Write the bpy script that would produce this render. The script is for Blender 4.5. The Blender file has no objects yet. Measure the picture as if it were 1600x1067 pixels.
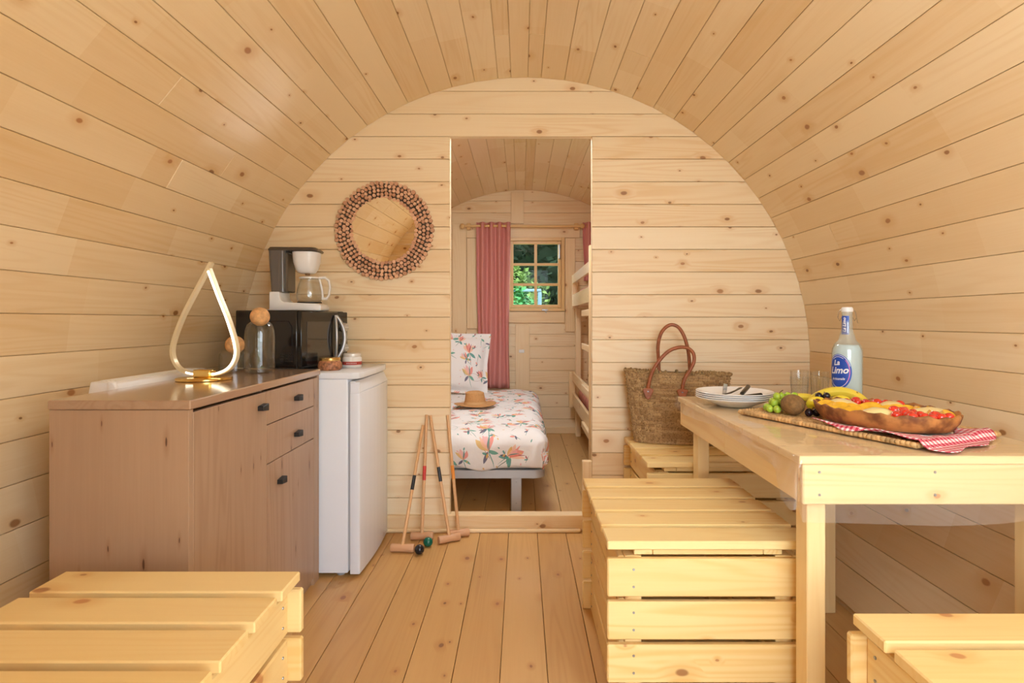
import bpy, bmesh, math, random
from mathutils import Vector, Matrix, Euler, noise
random.seed(7)
PI = math.pi
R_ = math.radians
S = bpy.context.scene
COL = S.collection

# ------------------------------------------------------------------ camera
cd = bpy.data.cameras.new('camera')
cam = bpy.data.objects.new('camera', cd)
COL.objects.link(cam)
cam.location = (0, 0, 1.078)
cam.rotation_euler = (PI / 2, 0, 0)
cd.sensor_width = 36
cd.lens = 36 * 900 / 1600
cd.shift_x = -15 / 1600
cd.shift_y = -33 / 1600
cd.clip_start = 0.02
S.camera = cam

# ------------------------------------------------------------------ world, light, exposure
S.view_settings.view_transform = 'Standard'
S.view_settings.look = 'None'
S.view_settings.gamma = 1
S.view_settings.use_curve_mapping = False
S.view_settings.exposure = 0.1
S.cycles.transparent_max_bounces = 40
S.cycles.diffuse_bounces = 6
wd = bpy.data.worlds.new('sky')
S.world = wd
wd.use_nodes = True
wn = wd.node_tree
wn.nodes['Background'].inputs[0].default_value = (0.80, 0.905, 1.0, 1)
wn.nodes['Background'].inputs[1].default_value = 7.6


def portal(name, loc, rot, sx, sy):
    l = bpy.data.lights.new(name, 'AREA')
    l.shape = 'RECTANGLE'
    l.size, l.size_y = sx, sy
    l.cycles.is_portal = True
    o = bpy.data.objects.new(name, l)
    o.location, o.rotation_euler = loc, rot
    COL.objects.link(o)


FRONT_Y = -0.14
sl = bpy.data.lights.new('sun', 'SUN')
sl.energy, sl.angle, sl.color = 12, R_(1), (1, .98, .95)
so_ = bpy.data.objects.new('sun', sl)
so_.rotation_euler = Vector((-.62, -.06, -.78)).to_track_quat('-Z', 'Y').to_euler()
COL.objects.link(so_)


def lamp(name, loc, aim, size, power, color=(1, .96, .9)):
    l = bpy.data.lights.new(name, 'AREA')
    l.shape, l.size, l.energy, l.color = 'DISK', size, power, color
    o = bpy.data.objects.new(name, l)
    o.location = loc
    o.rotation_euler = (Vector(aim) - Vector(loc)).to_track_quat('-Z', 'Y').to_euler()
    COL.objects.link(o)


lamp('bounce_flash', (.62, .12, 1.62), (.95, .62, 2.1), .3, 8, (.88, .95, 1.0))          # photographer's flash turned to the ceiling
lamp('bedroom_fill_light', (.0, 3.35, 2.24), (0, 3.6, 0), .4, 20, (.90, .96, 1.0))      # added unseen fill above the doorway, brightens the bedroom
portal('door_portal', (.605, FRONT_Y - 0.03, 1.02), (PI / 2, 0, PI), 1.14, 2.06)
portal('bedroom_window_portal', (0.125, 5.56, 1.52), (-PI / 2, 0, PI), 0.5, 0.66)


# ------------------------------------------------------------------ node helpers
class NT:
    def __init__(self, name):
        self.m = bpy.data.materials.new(name)
        self.m.use_nodes = True
        self.t = self.m.node_tree
        self.t.nodes.clear()
        self.out = self.t.nodes.new('ShaderNodeOutputMaterial')

    def n(self, typ, ins=None, **kw):
        nd = self.t.nodes.new('ShaderNode' + typ)
        for k, v in kw.items():
            setattr(nd, k, v)
        for k, v in (ins or {}).items():
            self.set(nd.inputs[k], v)
        return nd

    def set(self, sock, v):
        if isinstance(v, bpy.types.NodeSocket):
            self.t.links.new(v, sock)
        else:
            if sock.type == 'RGBA' and len(v) == 3:
                v = (*v, 1)
            sock.default_value = v

    def math(self, op, a, b=None, c=None, clamp=False):
        nd = self.n('Math', operation=op, use_clamp=clamp)
        for i, v in enumerate((a, b, c)):
            if v is not None:
                self.set(nd.inputs[i], v)
        return nd.outputs[0]

    def mix(self, f, a, b, blend='MIX'):
        nd = self.n('Mix', data_type='RGBA', blend_type=blend)
        self.set(nd.inputs[0], f)
        self.set(nd.inputs[6], a)
        self.set(nd.inputs[7], b)
        return nd.outputs[2]

    def vec(self, x, y, z):
        nd = self.n('CombineXYZ')
        for i, v in enumerate((x, y, z)):
            self.set(nd.inputs[i], v)
        return nd.outputs[0]

    def sep(self, v):
        nd = self.n('SeparateXYZ')
        self.set(nd.inputs[0], v)
        return nd.outputs

    def step(self, v, lo, hi):           # smoothstep lo->hi gives 0->1
        nd = self.n('MapRange', interpolation_type='SMOOTHSTEP')
        self.set(nd.inputs[0], v)
        nd.inputs[1].default_value, nd.inputs[2].default_value = lo, hi
        return nd.outputs[0]

    def noise(self, v, scale=1, detail=2, rough=.5):
        nd = self.n('TexNoise', {'Scale': scale, 'Detail': detail, 'Roughness': rough})
        self.set(nd.inputs['Vector'], v)
        return nd.outputs[0]

    def bsdf(self, color, rough=.5, **ins):
        p = self.n('BsdfPrincipled')
        self.set(p.inputs['Base Color'], color)
        self.set(p.inputs['Roughness'], rough)
        for k, v in ins.items():
            self.set(p.inputs[k.replace('_', ' ')], v)
        return p

    def bump(self, h, strength=.3, dist=.002):
        nd = self.n('Bump', {'Strength': strength, 'Distance': dist})
        self.set(nd.inputs['Height'], h)
        return nd.outputs[0]

    def done(self, shader):
        self.t.links.new(shader, self.out.inputs[0])
        return self.m


def plain(name, col, rough=.5, metal=0., var=0., spec=.5, coat=0., bump=0., bscale=60, sss=None, **extra):
    t = NT(name)
    c = (*col, 1)
    ob = t.n('TexCoord').outputs['Object']
    if var:
        nz = t.noise(ob, bscale * .4, 3)
        c = t.mix(t.step(nz, .3, .7), tuple(v * (1 - var) for v in col), tuple(min(1, v * (1 + var)) for v in col))
    p = t.bsdf(c, rough, **extra)
    p.inputs['Metallic'].default_value = metal
    p.inputs['Specular IOR Level'].default_value = spec
    p.inputs['Coat Weight'].default_value = coat
    if sss:
        p.inputs['Subsurface Weight'].default_value = sss
        p.inputs['Subsurface Scale'].default_value = .01
    if bump:
        t.set(p.inputs['Normal'], t.bump(t.noise(ob, bscale, 4), bump))
    return t.done(p.outputs[0])


def wood(name, light, dark, knotc=(.20, .085, .03), rough=.42, spec=.4, tone=.5, knots=.55, ring=.45, block=0.,
         bump=.12, kscale=1., kasp=1., ringf=46., coat=0., halo_c=None):
    """Grain runs along the object's own X; every object gets its own piece of the tree."""
    t = NT(name)
    tc = t.n('TexCoord').outputs['Object']
    rnd = t.n('ObjectInfo').outputs['Random']
    off = t.vec(t.math('MULTIPLY', rnd, 53.1), t.math('MULTIPLY', rnd, 17.37), t.math('MULTIPLY', rnd, 7.9))
    add = t.n('VectorMath', operation='ADD')
    t.set(add.inputs[0], tc)
    t.set(add.inputs[1], off)
    x, y, z = t.sep(add.outputs[0])
    M = lambda a, k: t.math('MULTIPLY', a, k)
    # knots
    wob = t.noise(t.vec(M(x, 25), M(y, 25), M(z, 25)), 1, 1)
    kv = t.vec(M(x, 4.6 * kscale * kasp), t.math('ADD', M(t.math('ADD', y, z), 7.4 * kscale), M(wob, .06)), 0)
    vo = t.n('TexVoronoi', {'Scale': 1.0, 'Randomness': 1.0}, feature='F1', voronoi_dimensions='2D')
    t.set(vo.inputs['Vector'], kv)
    cr, cg, cb = t.sep(vo.outputs['Color'])
    gate = t.math('LESS_THAN', cr, knots)
    rad = t.math('MULTIPLY_ADD', t.math('POWER', cg, 2.5), .065, .026)
    kd = t.math('DIVIDE', vo.outputs['Distance'], rad)
    kmask = t.math('MULTIPLY', t.math('SUBTRACT', 1, t.step(kd, .62, 1.12)), gate)
    halo = t.math('MULTIPLY', t.math('SUBTRACT', 1, t.step(kd, .8, 4.2)), gate)
    # growth rings as contours of a stretched noise, bent round the knots
    g = t.noise(t.vec(M(x, .5), M(y, 8), M(z, 8)), 1, 2.2, .45)
    gg = t.math('MULTIPLY_ADD', halo, .055, g)
    rr = t.math('SINE', M(gg, ringf * 2))
    rr = t.math('POWER', t.math('MULTIPLY_ADD', rr, .5, .5), 2.0)
    fib = t.noise(t.vec(M(x, 5), M(y, 210), M(z, 210)), 1, 2)
    big = t.noise(t.vec(M(x, 1.3), M(y, 14), M(z, 14)), 1, 2)
    rstrength = t.noise(t.vec(M(x, .8), M(y, 3), M(z, 3)), 1, 1)
    f = t.math('MULTIPLY', t.math('SUBTRACT', rnd, .5), tone * 1.3)
    f = t.math('ADD', f, .32)
    f = t.math('ADD', f, M(t.math('MULTIPLY', rr, t.step(rstrength, .36, .68)), ring))
    f = t.math('ADD', f, M(t.math('SUBTRACT', fib, .5), .3))
    f = t.math('ADD', f, M(t.math('SUBTRACT', big, .5), .7 * tone + .25))
    if block:
        bx = t.math('FLOOR', t.math('ADD', M(x, 1.9), M(rnd, 9)))
        wnz = t.n('TexWhiteNoise', noise_dimensions='1D')
        t.set(wnz.inputs['W'], t.math('MULTIPLY_ADD', rnd, 311.7, bx))
        f = t.math('ADD', f, M(t.math('SUBTRACT', wnz.outputs[0], .5), block))
    fcl = t.math('MINIMUM', t.math('MAXIMUM', f, 0), 1.25)
    col = t.mix(fcl, light, dark)
    hc = halo_c or tuple(d * k for d, k in zip(dark, (.86, .68, .5)))
    col = t.mix(t.math('MULTIPLY', halo, .42), col, hc)
    kcol = t.mix(cb, knotc, tuple(min(1, k * 2.1) for k in knotc))
    col = t.mix(t.math('MULTIPLY', kmask, .88), col, kcol)
    p = t.bsdf(col, rough)
    p.inputs['Specular IOR Level'].default_value = spec
    p.inputs['Coat Weight'].default_value = coat
    p.inputs['Coat Roughness'].default_value = .12
    if bump:
        h = t.math('ADD', M(rr, .35), M(fib, .5))
        t.set(p.inputs['Normal'], t.bump(h, bump, .001))
    return t.done(p.outputs[0])


def glass(name, col=(1, 1, 1), rough=0., ior=1.45):
    t = NT(name)
    p = t.bsdf(col, rough)
    p.inputs['Transmission Weight'].default_value = 1
    p.inputs['IOR'].default_value = ior
    return t.done(p.outputs[0])


def film(name, tint=(1, 1, 1), gloss=.06, diff=0., rough=.05, bumpy=0., fres=1.45):
    """thin clear sheet: lets light straight through, reflects by Fresnel"""
    t = NT(name)
    tr = t.n('BsdfTransparent', {'Color': tint})
    gl = t.n('BsdfGlossy', {'Roughness': rough})
    bk_ = t.n('NewGeometry').outputs['Backfacing']
    fr = t.n('Fresnel', {'IOR': t.math('MULTIPLY_ADD', bk_, 1 / fres - fres, fres)})
    if bumpy:
        ob = t.n('TexCoord').outputs['Object']
        b = t.bump(t.noise(ob, 9, 3), bumpy, .01)
        t.set(gl.inputs['Normal'], b)
        t.set(fr.inputs['Normal'], b)
    f = t.math('ADD', fr.outputs[0], gloss, clamp=True)
    mx = t.n('MixShader')
    t.set(mx.inputs[0], f)
    t.set(mx.inputs[1], tr.outputs[0])
    t.set(mx.inputs[2], gl.outputs[0])
    o = mx.outputs[0]
    if diff:
        df = t.n('BsdfDiffuse', {'Color': (.9, .9, .9, 1)})
        m2 = t.n('MixShader', {0: diff})
        t.set(m2.inputs[1], o)
        t.set(m2.inputs[2], df.outputs[0])
        o = m2.outputs[0]
    return t.done(o)


# ------------------------------------------------------------------ mesh helpers
class M:
    def __init__(s):
        s.v, s.f, s.uv = [], [], {}

    def add(s, vs, fs):
        o = len(s.v)
        s.v += [tuple(v) for v in vs]
        s.f += [tuple(i + o for i in f) for f in fs]
        return s

    def bm(s, b):
        b.verts.index_update()
        return s.add([v.co[:] for v in b.verts], [[v.index for v in f.verts] for f in b.faces])

    def box(s, x0, x1, y0, y1, z0, z1, bev=0., seg=1):
        b = bmesh.new()
        bmesh.ops.create_cube(b, size=1)
        for v in b.verts:
            v.co = ((x0 + x1) / 2 + v.co.x * (x1 - x0), (y0 + y1) / 2 + v.co.y * (y1 - y0), (z0 + z1) / 2 + v.co.z * (z1 - z0))
        if bev:
            bmesh.ops.bevel(b, geom=b.edges[:], offset=bev, segments=seg, affect='EDGES', profile=.5)
        s.bm(b)
        b.free()
        return s

    def prism(s, pts, z0, z1, bev=0., axis='z', seg=1):
        """polygon pts (a,b) extruded along axis z / y / x"""
        b = bmesh.new()
        f = {'z': lambda a, c, h: (a, c, h), 'y': lambda a, c, h: (a, h, c), 'x': lambda a, c, h: (h, a, c)}[axis]
        lo = [b.verts.new(f(a, c, z0)) for a, c in pts]
        hi = [b.verts.new(f(a, c, z1)) for a, c in pts]
        n = len(pts)
        b.faces.new(lo[::-1])
        b.faces.new(hi)
        for i in range(n):
            b.faces.new((lo[i], lo[(i + 1) % n], hi[(i + 1) % n], hi[i]))
        bmesh.ops.recalc_face_normals(b, faces=b.faces[:])
        if bev:
            bmesh.ops.bevel(b, geom=b.edges[:], offset=bev, segments=seg, affect='EDGES', profile=.5, clamp_overlap=True)
        s.bm(b)
        b.free()
        return s

    def lathe(s, prof, seg=32, c=(0, 0, 0), sx=1., sy=1., close=False):
        vs, fs = [], []
        n = len(prof)
        for i in range(seg):
            a = 2 * PI * i / seg
            for r, z in prof:
                vs.append((c[0] + r * math.cos(a) * sx, c[1] + r * math.sin(a) * sy, c[2] + z))
        m = n if close else n - 1
        for i in range(seg):
            j = (i + 1) % seg
            for k in range(m):
                k2 = (k + 1) % n
                fs.append((i * n + k, j * n + k, j * n + k2, i * n + k2))
        b = bmesh.new()
        bv = [b.verts.new(v) for v in vs]
        for f in fs:
            b.faces.new([bv[i] for i in f])
        bmesh.ops.remove_doubles(b, verts=b.verts[:], dist=1e-6)
        bmesh.ops.recalc_face_normals(b, faces=b.faces[:])
        s.bm(b)
        b.free()
        return s

    def tube(s, pts, r, seg=10, caps=True, flat=None, closed=False):
        pts = [Vector(p) for p in pts]
        n = len(pts)
        rs = r if isinstance(r, (list, tuple)) else [r] * n
        vs, fs = [], []
        up = None
        for i, p in enumerate(pts):
            if closed:
                d = (pts[(i + 1) % n] - pts[i - 1]).normalized()
            else:
                d = (pts[min(i + 1, n - 1)] - pts[max(i - 1, 0)]).normalized()
            if up is None:
                up = Vector((0, 0, 1)) if abs(d.z) < .9 else Vector((0, 1, 0))
            a = d.cross(up).normalized()
            up = a.cross(d).normalized()
            for k in range(seg):
                q = 2 * PI * k / seg
                fa, fb = (flat if flat else (1, 1))
                vs.append(p + a * math.cos(q) * rs[i] * fa + up * math.sin(q) * rs[i] * fb)
        for i in range(n if closed else n - 1):
            for k in range(seg):
                k2 = (k + 1) % seg
                j = (i + 1) % n
                fs.append((i * seg + k, i * seg + k2, j * seg + k2, j * seg + k))
        if caps and not closed:
            fs.append(tuple(range(seg))[::-1])
            fs.append(tuple((n - 1) * seg + k for k in range(seg)))
        return s.add(vs, fs)

    def ell(s, c, r, seg=20, rings=12, rot=None):
        rx, ry, rz = r if isinstance(r, (list, tuple)) else (r, r, r)
        vs, fs = [], []
        mt = Euler(rot).to_matrix() if rot else Matrix.Identity(3)
        c = Vector(c)
        vs.append(c + mt @ Vector((0, 0, -rz)))
        for i in range(1, rings):
            a = -PI / 2 + PI * i / rings
            for k in range(seg):
                q = 2 * PI * k / seg
                vs.append(c + mt @ Vector((rx * math.cos(a) * math.cos(q), ry * math.cos(a) * math.sin(q), rz * math.sin(a))))
        vs.append(c + mt @ Vector((0, 0, rz)))
        L = len(vs) - 1
        for k in range(seg):
            k2 = (k + 1) % seg
            fs.append((0, 1 + k2, 1 + k))
            for i in range(rings - 2):
                a, b = 1 + i * seg, 1 + (i + 1) * seg
                fs.append((a + k, a + k2, b + k2, b + k))
            a = 1 + (rings - 2) * seg
            fs.append((a + k, a + k2, L))
        return s.add(vs, fs)

    def grid(s, fn, nu, nv, uvfn=None, flip=False, closeu=False):
        o = len(s.v)
        for i in range(nu + 1):
            for j in range(nv + 1):
                s.v.append(tuple(fn(i / nu, j / nv)))
                if uvfn:
                    s.uv[len(s.v) - 1] = uvfn(i / nu, j / nv)
        for i in range(nu):
            for j in range(nv):
                a, b = o + i * (nv + 1) + j, o + (i + 1) * (nv + 1) + j
                q = (a, b, b + 1, a + 1)
                s.f.append(q[::-1] if flip else q)
        return s


def obj(name, m, mat, parent=None, smooth=None, loc=None, rot=None, thick=None, subd=0, weld=False):
    me = bpy.data.meshes.new(name)
    me.from_pydata(m.v, [], m.f)
    if m.uv:
        uvl = me.uv_layers.new(name='UVMap')
        for lp in me.loops:
            uvl.data[lp.index].uv = m.uv.get(lp.vertex_index, (0, 0))
    me.update()
    o = bpy.data.objects.new(name, me)
    COL.objects.link(o)
    if mat:
        me.materials.append(mat)
    if smooth is not None:
        for p in me.polygons:
            p.use_smooth = True
        if smooth < 180:
            me.set_sharp_from_angle(angle=R_(smooth))
    if thick:
        sd = o.modifiers.new('thickness', 'SOLIDIFY')
        sd.thickness = thick
        sd.offset = 0
    if subd:
        sb = o.modifiers.new('smooth', 'SUBSURF')
        sb.levels = sb.render_levels = subd
    if parent:
        o.parent = parent
    if loc:
        o.location = loc
    if rot:
        o.rotation_euler = rot
    return o


def thing(name, label, cat, loc=(0, 0, 0), rotz=0., group=None):
    o = bpy.data.objects.new(name, None)
    o.empty_display_size = .05
    COL.objects.link(o)
    o.location = loc
    o.rotation_euler = (0, 0, rotz)
    return tag(o, label, cat, group)


def tag(o, label, cat, group=None):
    o['label'] = label
    o['category'] = cat
    if group:
        o['group'] = group
    return o


def stuff(o):
    o['kind'] = 'stuff'
    return o


def struct(name, m=None, mat=None, smooth=None):
    if m is None:
        o = bpy.data.objects.new(name, None)
        o.empty_display_size = .1
        COL.objects.link(o)
    else:
        o = obj(name, m, mat, smooth=smooth)
    o['kind'] = 'structure'
    return o


_boxcache = {}


def wbox(name, x0, x1, y0, y1, z0, z1, g, mat, parent=None, bev=.002):
    """a board whose grain (its own X) runs along world axis g; thinnest other side becomes its own Z"""
    lo, hi = (x0, y0, z0), (x1, y1, z1)
    d = [hi[i] - lo[i] for i in range(3)]
    gi = 'xyz'.index(g)
    rest = [i for i in range(3) if i != gi]
    ti = min(rest, key=lambda i: d[i])
    wi = [i for i in rest if i != ti][0]
    ax = [Vector((0, 0, 0)) for _ in range(3)]
    ax[0][gi] = 1
    ax[1][wi] = 1
    ax[2] = ax[0].cross(ax[1])
    key = (round(d[gi], 5), round(d[wi], 5), round(d[ti], 5), bev, mat.name)
    if key in _boxcache:
        o = bpy.data.objects.new(name, _boxcache[key])
        COL.objects.link(o)
    else:
        m = M().box(-d[gi] / 2, d[gi] / 2, -d[wi] / 2, d[wi] / 2, -d[ti] / 2, d[ti] / 2, bev)
        o = obj(name, m, mat)
        o.data.name = 'board'
        _boxcache[key] = o.data
    rm = Matrix((ax[0], ax[1], ax[2])).transposed()
    o.rotation_euler = rm.to_euler()
    o.location = [(lo[i] + hi[i]) / 2 for i in range(3)]
    if parent:
        o.parent = parent
    return o


# ------------------------------------------------------------------ materials
pine_shell = wood('pine_shell', (.835, .67, .43), (.725, .505, .262), rough=.27, spec=.55, tone=.5, knots=.42, ring=.3, block=.5, kscale=1.0)
pine_wall = wood('pine_wall', (.88, .735, .51), (.775, .555, .305), rough=.42, spec=.4, tone=.4, knots=.55, ring=.5, kscale=1.05)
pine_floor = wood('pine_floor', (.61, .365, .14), (.49, .26, .082), rough=.34, spec=.45, tone=.5, knots=.5, ring=.35, knotc=(.16, .06, .025))
pine_crate = wood('pine_crate', (.855, .66, .315), (.765, .505, .185), rough=.38, spec=.4, tone=.4, knots=.55, ring=.6, kscale=1.0, knotc=(.3, .13, .045))
pine_table = wood('pine_table', (.855, .665, .35), (.765, .515, .22), rough=.36, spec=.45, tone=.4, knots=.3, ring=.5, kscale=.8, knotc=(.3, .13, .045))
pine_trim = wood('pine_trim', (.865, .695, .45), (.755, .52, .265), rough=.42, tone=.35, knots=.3, ring=.4)
pine_window = wood('pine_window', (.80, .55, .26), (.68, .41, .15), rough=.35, tone=.3, knots=0, ring=.4)
oak = wood('oak_laminate', (.44, .295, .19), (.30, .175, .105), knotc=(.06, .025, .015), rough=.38, spec=.4, tone=.08, knots=.5, ring=.32, bump=.06, kscale=2.1, kasp=.33)
oak_top = wood('oak_laminate_top', (.41, .265, .17), (.31, .185, .11), knotc=(.12, .05, .03), rough=.16, spec=.5, tone=.1, knots=.2, ring=.4, bump=.0, coat=.6, kscale=1.4, kasp=.35)
mallet_wood = wood('mallet_wood', (.72, .43, .21), (.62, .34, .15), rough=.4, tone=.2, knots=0, ring=.3)
head_wood = wood('mallet_head_wood', (.66, .38, .21), (.55, .29, .15), rough=.45, tone=.2, knots=0, ring=.3)
slice_wood = wood('slice_wood', (.72, .43, .27), (.50, .25, .14), rough=.6, tone=.9, knots=0, ring=.6, bump=.3)

white_plastic = plain('white_plastic', (.80, .80, .80), .28)
cream_plastic = plain('cream_plastic', (.82, .80, .74), .35)
fridge_white = plain('fridge_enamel', (.74, .79, .87), .25, spec=.5, bump=.02, bscale=200)
fridge_grey = plain('fridge_gasket', (.35, .38, .42), .5)
black_gloss = plain('black_gloss', (.008, .007, .007), .12, spec=.5)
black_matte = plain('black_matte', (.012, .012, .013), .5)
mw_window = plain('microwave_window', (.03, .027, .024), .06, spec=.8)
silver = plain('silver_plastic', (.52, .53, .55), .3, metal=.6)
steel = plain('steel', (.62, .62, .62), .22, metal=1.)
bed_metal = plain('bed_metal', (.45, .46, .48), .42, metal=.5)
screw_steel = plain('screw_steel', (.35, .36, .38), .35, metal=.9)
brass = plain('brass', (.85, .58, .18), .22, metal=1.)
lamp_gold = plain('lamp_gold', (.80, .70, .48), .35, metal=.3)
cork = plain('cork', (.68, .38, .16), .75, var=.18, bump=.4, bscale=150)
clear_glass = film('clear_glass', (.97, .98, .98), .012, rough=.02, fres=1.5)
pane_glass = film('window_glass', (.93, .96, .95), .0, rough=.01, fres=1.16)
clear_sheet = film('clear_plastic_sheet', (.985, .98, .975), .03, diff=.07, rough=.08, bumpy=.2, fres=1.28)
smoke = film('smoked_plastic', (.24, .19, .15), .04, diff=.10, rough=.12)
ceramic = plain('white_ceramic', (.82, .82, .82), .15, spec=.5, coat=.3)
leather = plain('tan_leather', (.30, .085, .025), .4, var=.2, bump=.2, bscale=120)
felt = plain('tan_felt', (.52, .27, .10), .85, var=.08, bump=.3, bscale=250)
felt_band = plain('hat_band', (.60, .36, .16), .7)
pink_cloth = plain('rose_curtain_cloth', (.66, .275, .25), .85, bump=.15, bscale=500)
pink_bed = plain('pink_bedding', (.78, .40, .42), .85, var=.12, bump=.25, bscale=30)
black_paint = plain('black_paint', (.012, .012, .014), .3)
red_paint = plain('red_paint', (.62, .035, .02), .35)
orange_paint = plain('orange_paint', (.75, .26, .02), .35)
green_ball = plain('green_ball', (.0, .12, .075), .25)
black_ball = plain('black_ball', (.01, .011, .016), .2)
kiwi_skin = plain('kiwi_skin', (.22, .115, .035), .8, var=.2, bump=.6, bscale=260)
grape_green = plain('green_grape', (.36, .52, .05), .25, var=.15, bscale=40, sss=.3)
grape_black = plain('black_grape', (.018, .010, .018), .22)
lemon_skin = plain('lemon_skin', (.95, .77, .035), .38, bump=.25, bscale=220)
stem_brown = plain('grape_stem', (.22, .13, .04), .7)
banana_tip = plain('banana_tip', (.10, .06, .02), .7)
pear = plain('pear_flesh', (.86, .72, .34), .28, var=.08, bscale=30, coat=.4, sss=.15)
peach = plain('peach_flesh', (.88, .48, .03), .2, var=.2, bscale=60, coat=.6, sss=.15)
redfruit = plain('red_fruit', (.72, .035, .018), .16, var=.2, bscale=60, coat=.8)
tart_jelly = plain('tart_jelly', (.72, .38, .03), .2, var=.25, bscale=40, coat=.6)
blue_label = plain('blue_label', (.012, .07, .42), .4)
white_ink = plain('white_ink', (.85, .85, .88), .5)
pink_ink = plain('pink_ink', (.75, .18, .45), .5)
white_paper = plain('white_paper', (.78, .77, .74), .6)
red_band = plain('red_label', (.42, .05, .035), .5)
pate = plain('jar_filling', (.36, .15, .07), .5, var=.5, bscale=200)
gold_lid = plain('gold_lid', (.75, .50, .18), .25, metal=.9)
white_lid = plain('white_lid', (.8, .78, .72), .3, metal=.3)
lime_water = plain('cloudy_lemonade', (.62, .74, .76), .3, spec=.3)
mirror_mat = plain('mirror_silver', (.92, .92, .92), .0, metal=1.)
ground_mat = plain('lawn_ground', (.20, .26, .09), .9, var=.3, bscale=6)
deck_mat = wood('deck_board', (.62, .48, .32), (.5, .36, .22), rough=.6, knots=.2)
pool_blue = plain('pale_blue_rail', (.12, .2, .3), .6)
bark = plain('bark', (.10, .07, .045), .9, var=.3)


def led_mat():
    t = NT('led_strip')
    e = t.n('Emission', {'Color': (1, .86, .62, 1), 'Strength': 5.0})
    return t.done(e.outputs[0])


led = led_mat()


def leaf_mat(name, c1, c2):
    t = NT(name)
    r = t.n('TexCoord').outputs['Object']
    c = t.mix(t.noise(r, 9, 2), c1, c2)
    p = t.bsdf(c, .8)
    p.inputs['Specular IOR Level'].default_value = .1
    return t.done(p.outputs[0])


leaf_a = leaf_mat('leaf_green', (.012, .08, .03), (.055, .19, .055))
leaf_b = leaf_mat('leaf_yellow_green', (.03, .07, .015), (.11, .16, .035))
leaf_c = leaf_mat('leaf_dark', (.006, .014, .007), (.018, .032, .016))


def crust_mat():
    t = NT('baked_crust')
    ob = t.n('TexCoord').outputs['Object']
    n = t.noise(ob, 22, 3)
    c = t.mix(t.step(n, .35, .65), (.16, .05, .012), (.50, .21, .055))
    p = t.bsdf(c, .55)
    t.set(p.inputs['Normal'], t.bump(t.noise(ob, 120, 4), .5))
    return t.done(p.outputs[0])


crust = crust_mat()


def banana_mat():
    t = NT('banana_skin')
    ob = t.n('TexCoord').outputs['Object']
    n = t.noise(ob, 60, 4)
    c = t.mix(t.step(t.noise(ob, 14, 2), .35, .7), (.74, .60, .06), (.90, .66, .07))
    c = t.mix(t.step(n, .64, .72), c, (.20, .10, .03))
    p = t.bsdf(c, .45)
    return t.done(p.outputs[0])


banana_skin = banana_mat()


def weave_mat(name, c1, c2, c3, fu, fv):
    t = NT(name)
    uv = t.n('UVMap').outputs[0]
    u, v, _ = t.sep(uv)
    ob = t.n('TexCoord').outputs['Object']
    a = t.math('FLOOR', t.math('MULTIPLY', u, fu))
    b = t.math('FLOOR', t.math('MULTIPLY', v, fv))
    w = t.n('TexWhiteNoise', noise_dimensions='2D')
    t.set(w.inputs['Vector'], t.vec(a, b, 0))
    c = t.mix(w.outputs[0], c1, c2)
    n = t.noise(ob, 140, 4, .6)
    c = t.mix(t.step(n, .45, .72), c, c3)
    p = t.bsdf(c, .75)
    t.set(p.inputs['Normal'], t.bump(n, .7, .002))
    return t.done(p.outputs[0])


bag_weave = weave_mat('seagrass_weave', (.27, .155, .06), (.46, .30, .135), (.15, .075, .025), 22, 26)
bag_rope = weave_mat('seagrass_rope', (.24, .14, .055), (.40, .26, .11), (.13, .07, .025), 90, 3)
mat_weave = weave_mat('hyacinth_weave', (.52, .31, .12), (.68, .44, .20), (.30, .15, .05), 30, 18)
mat_rope = plain('hyacinth_braid', (.58, .35, .14), .6, var=.35, bscale=70, bump=.4)


def gingham_mat():
    t = NT('red_gingham')
    uv = t.n('UVMap').outputs[0]
    u, v, _ = t.sep(uv)
    k = 1 / .015
    a = t.math('GREATER_THAN', t.math('FRACT', t.math('MULTIPLY', u, k)), .5)
    b = t.math('GREATER_THAN', t.math('FRACT', t.math('MULTIPLY', v, k)), .5)
    s = t.math('MULTIPLY', t.math('ADD', a, b), .5)
    r = t.n('ValToRGB')
    r.color_ramp.interpolation = 'CONSTANT'
    e = r.color_ramp.elements
    e[0].position, e[0].color = 0, (.86, .80, .80, 1)
    e[1].position, e[1].color = .3, (.72, .22, .27, 1)
    x = e.new(.8)
    x.color = (.50, .02, .055, 1)
    t.set(r.inputs[0], s)
    p = t.bsdf(r.outputs[0], .8)
    return t.done(p.outputs[0])


gingham = gingham_mat()


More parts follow.
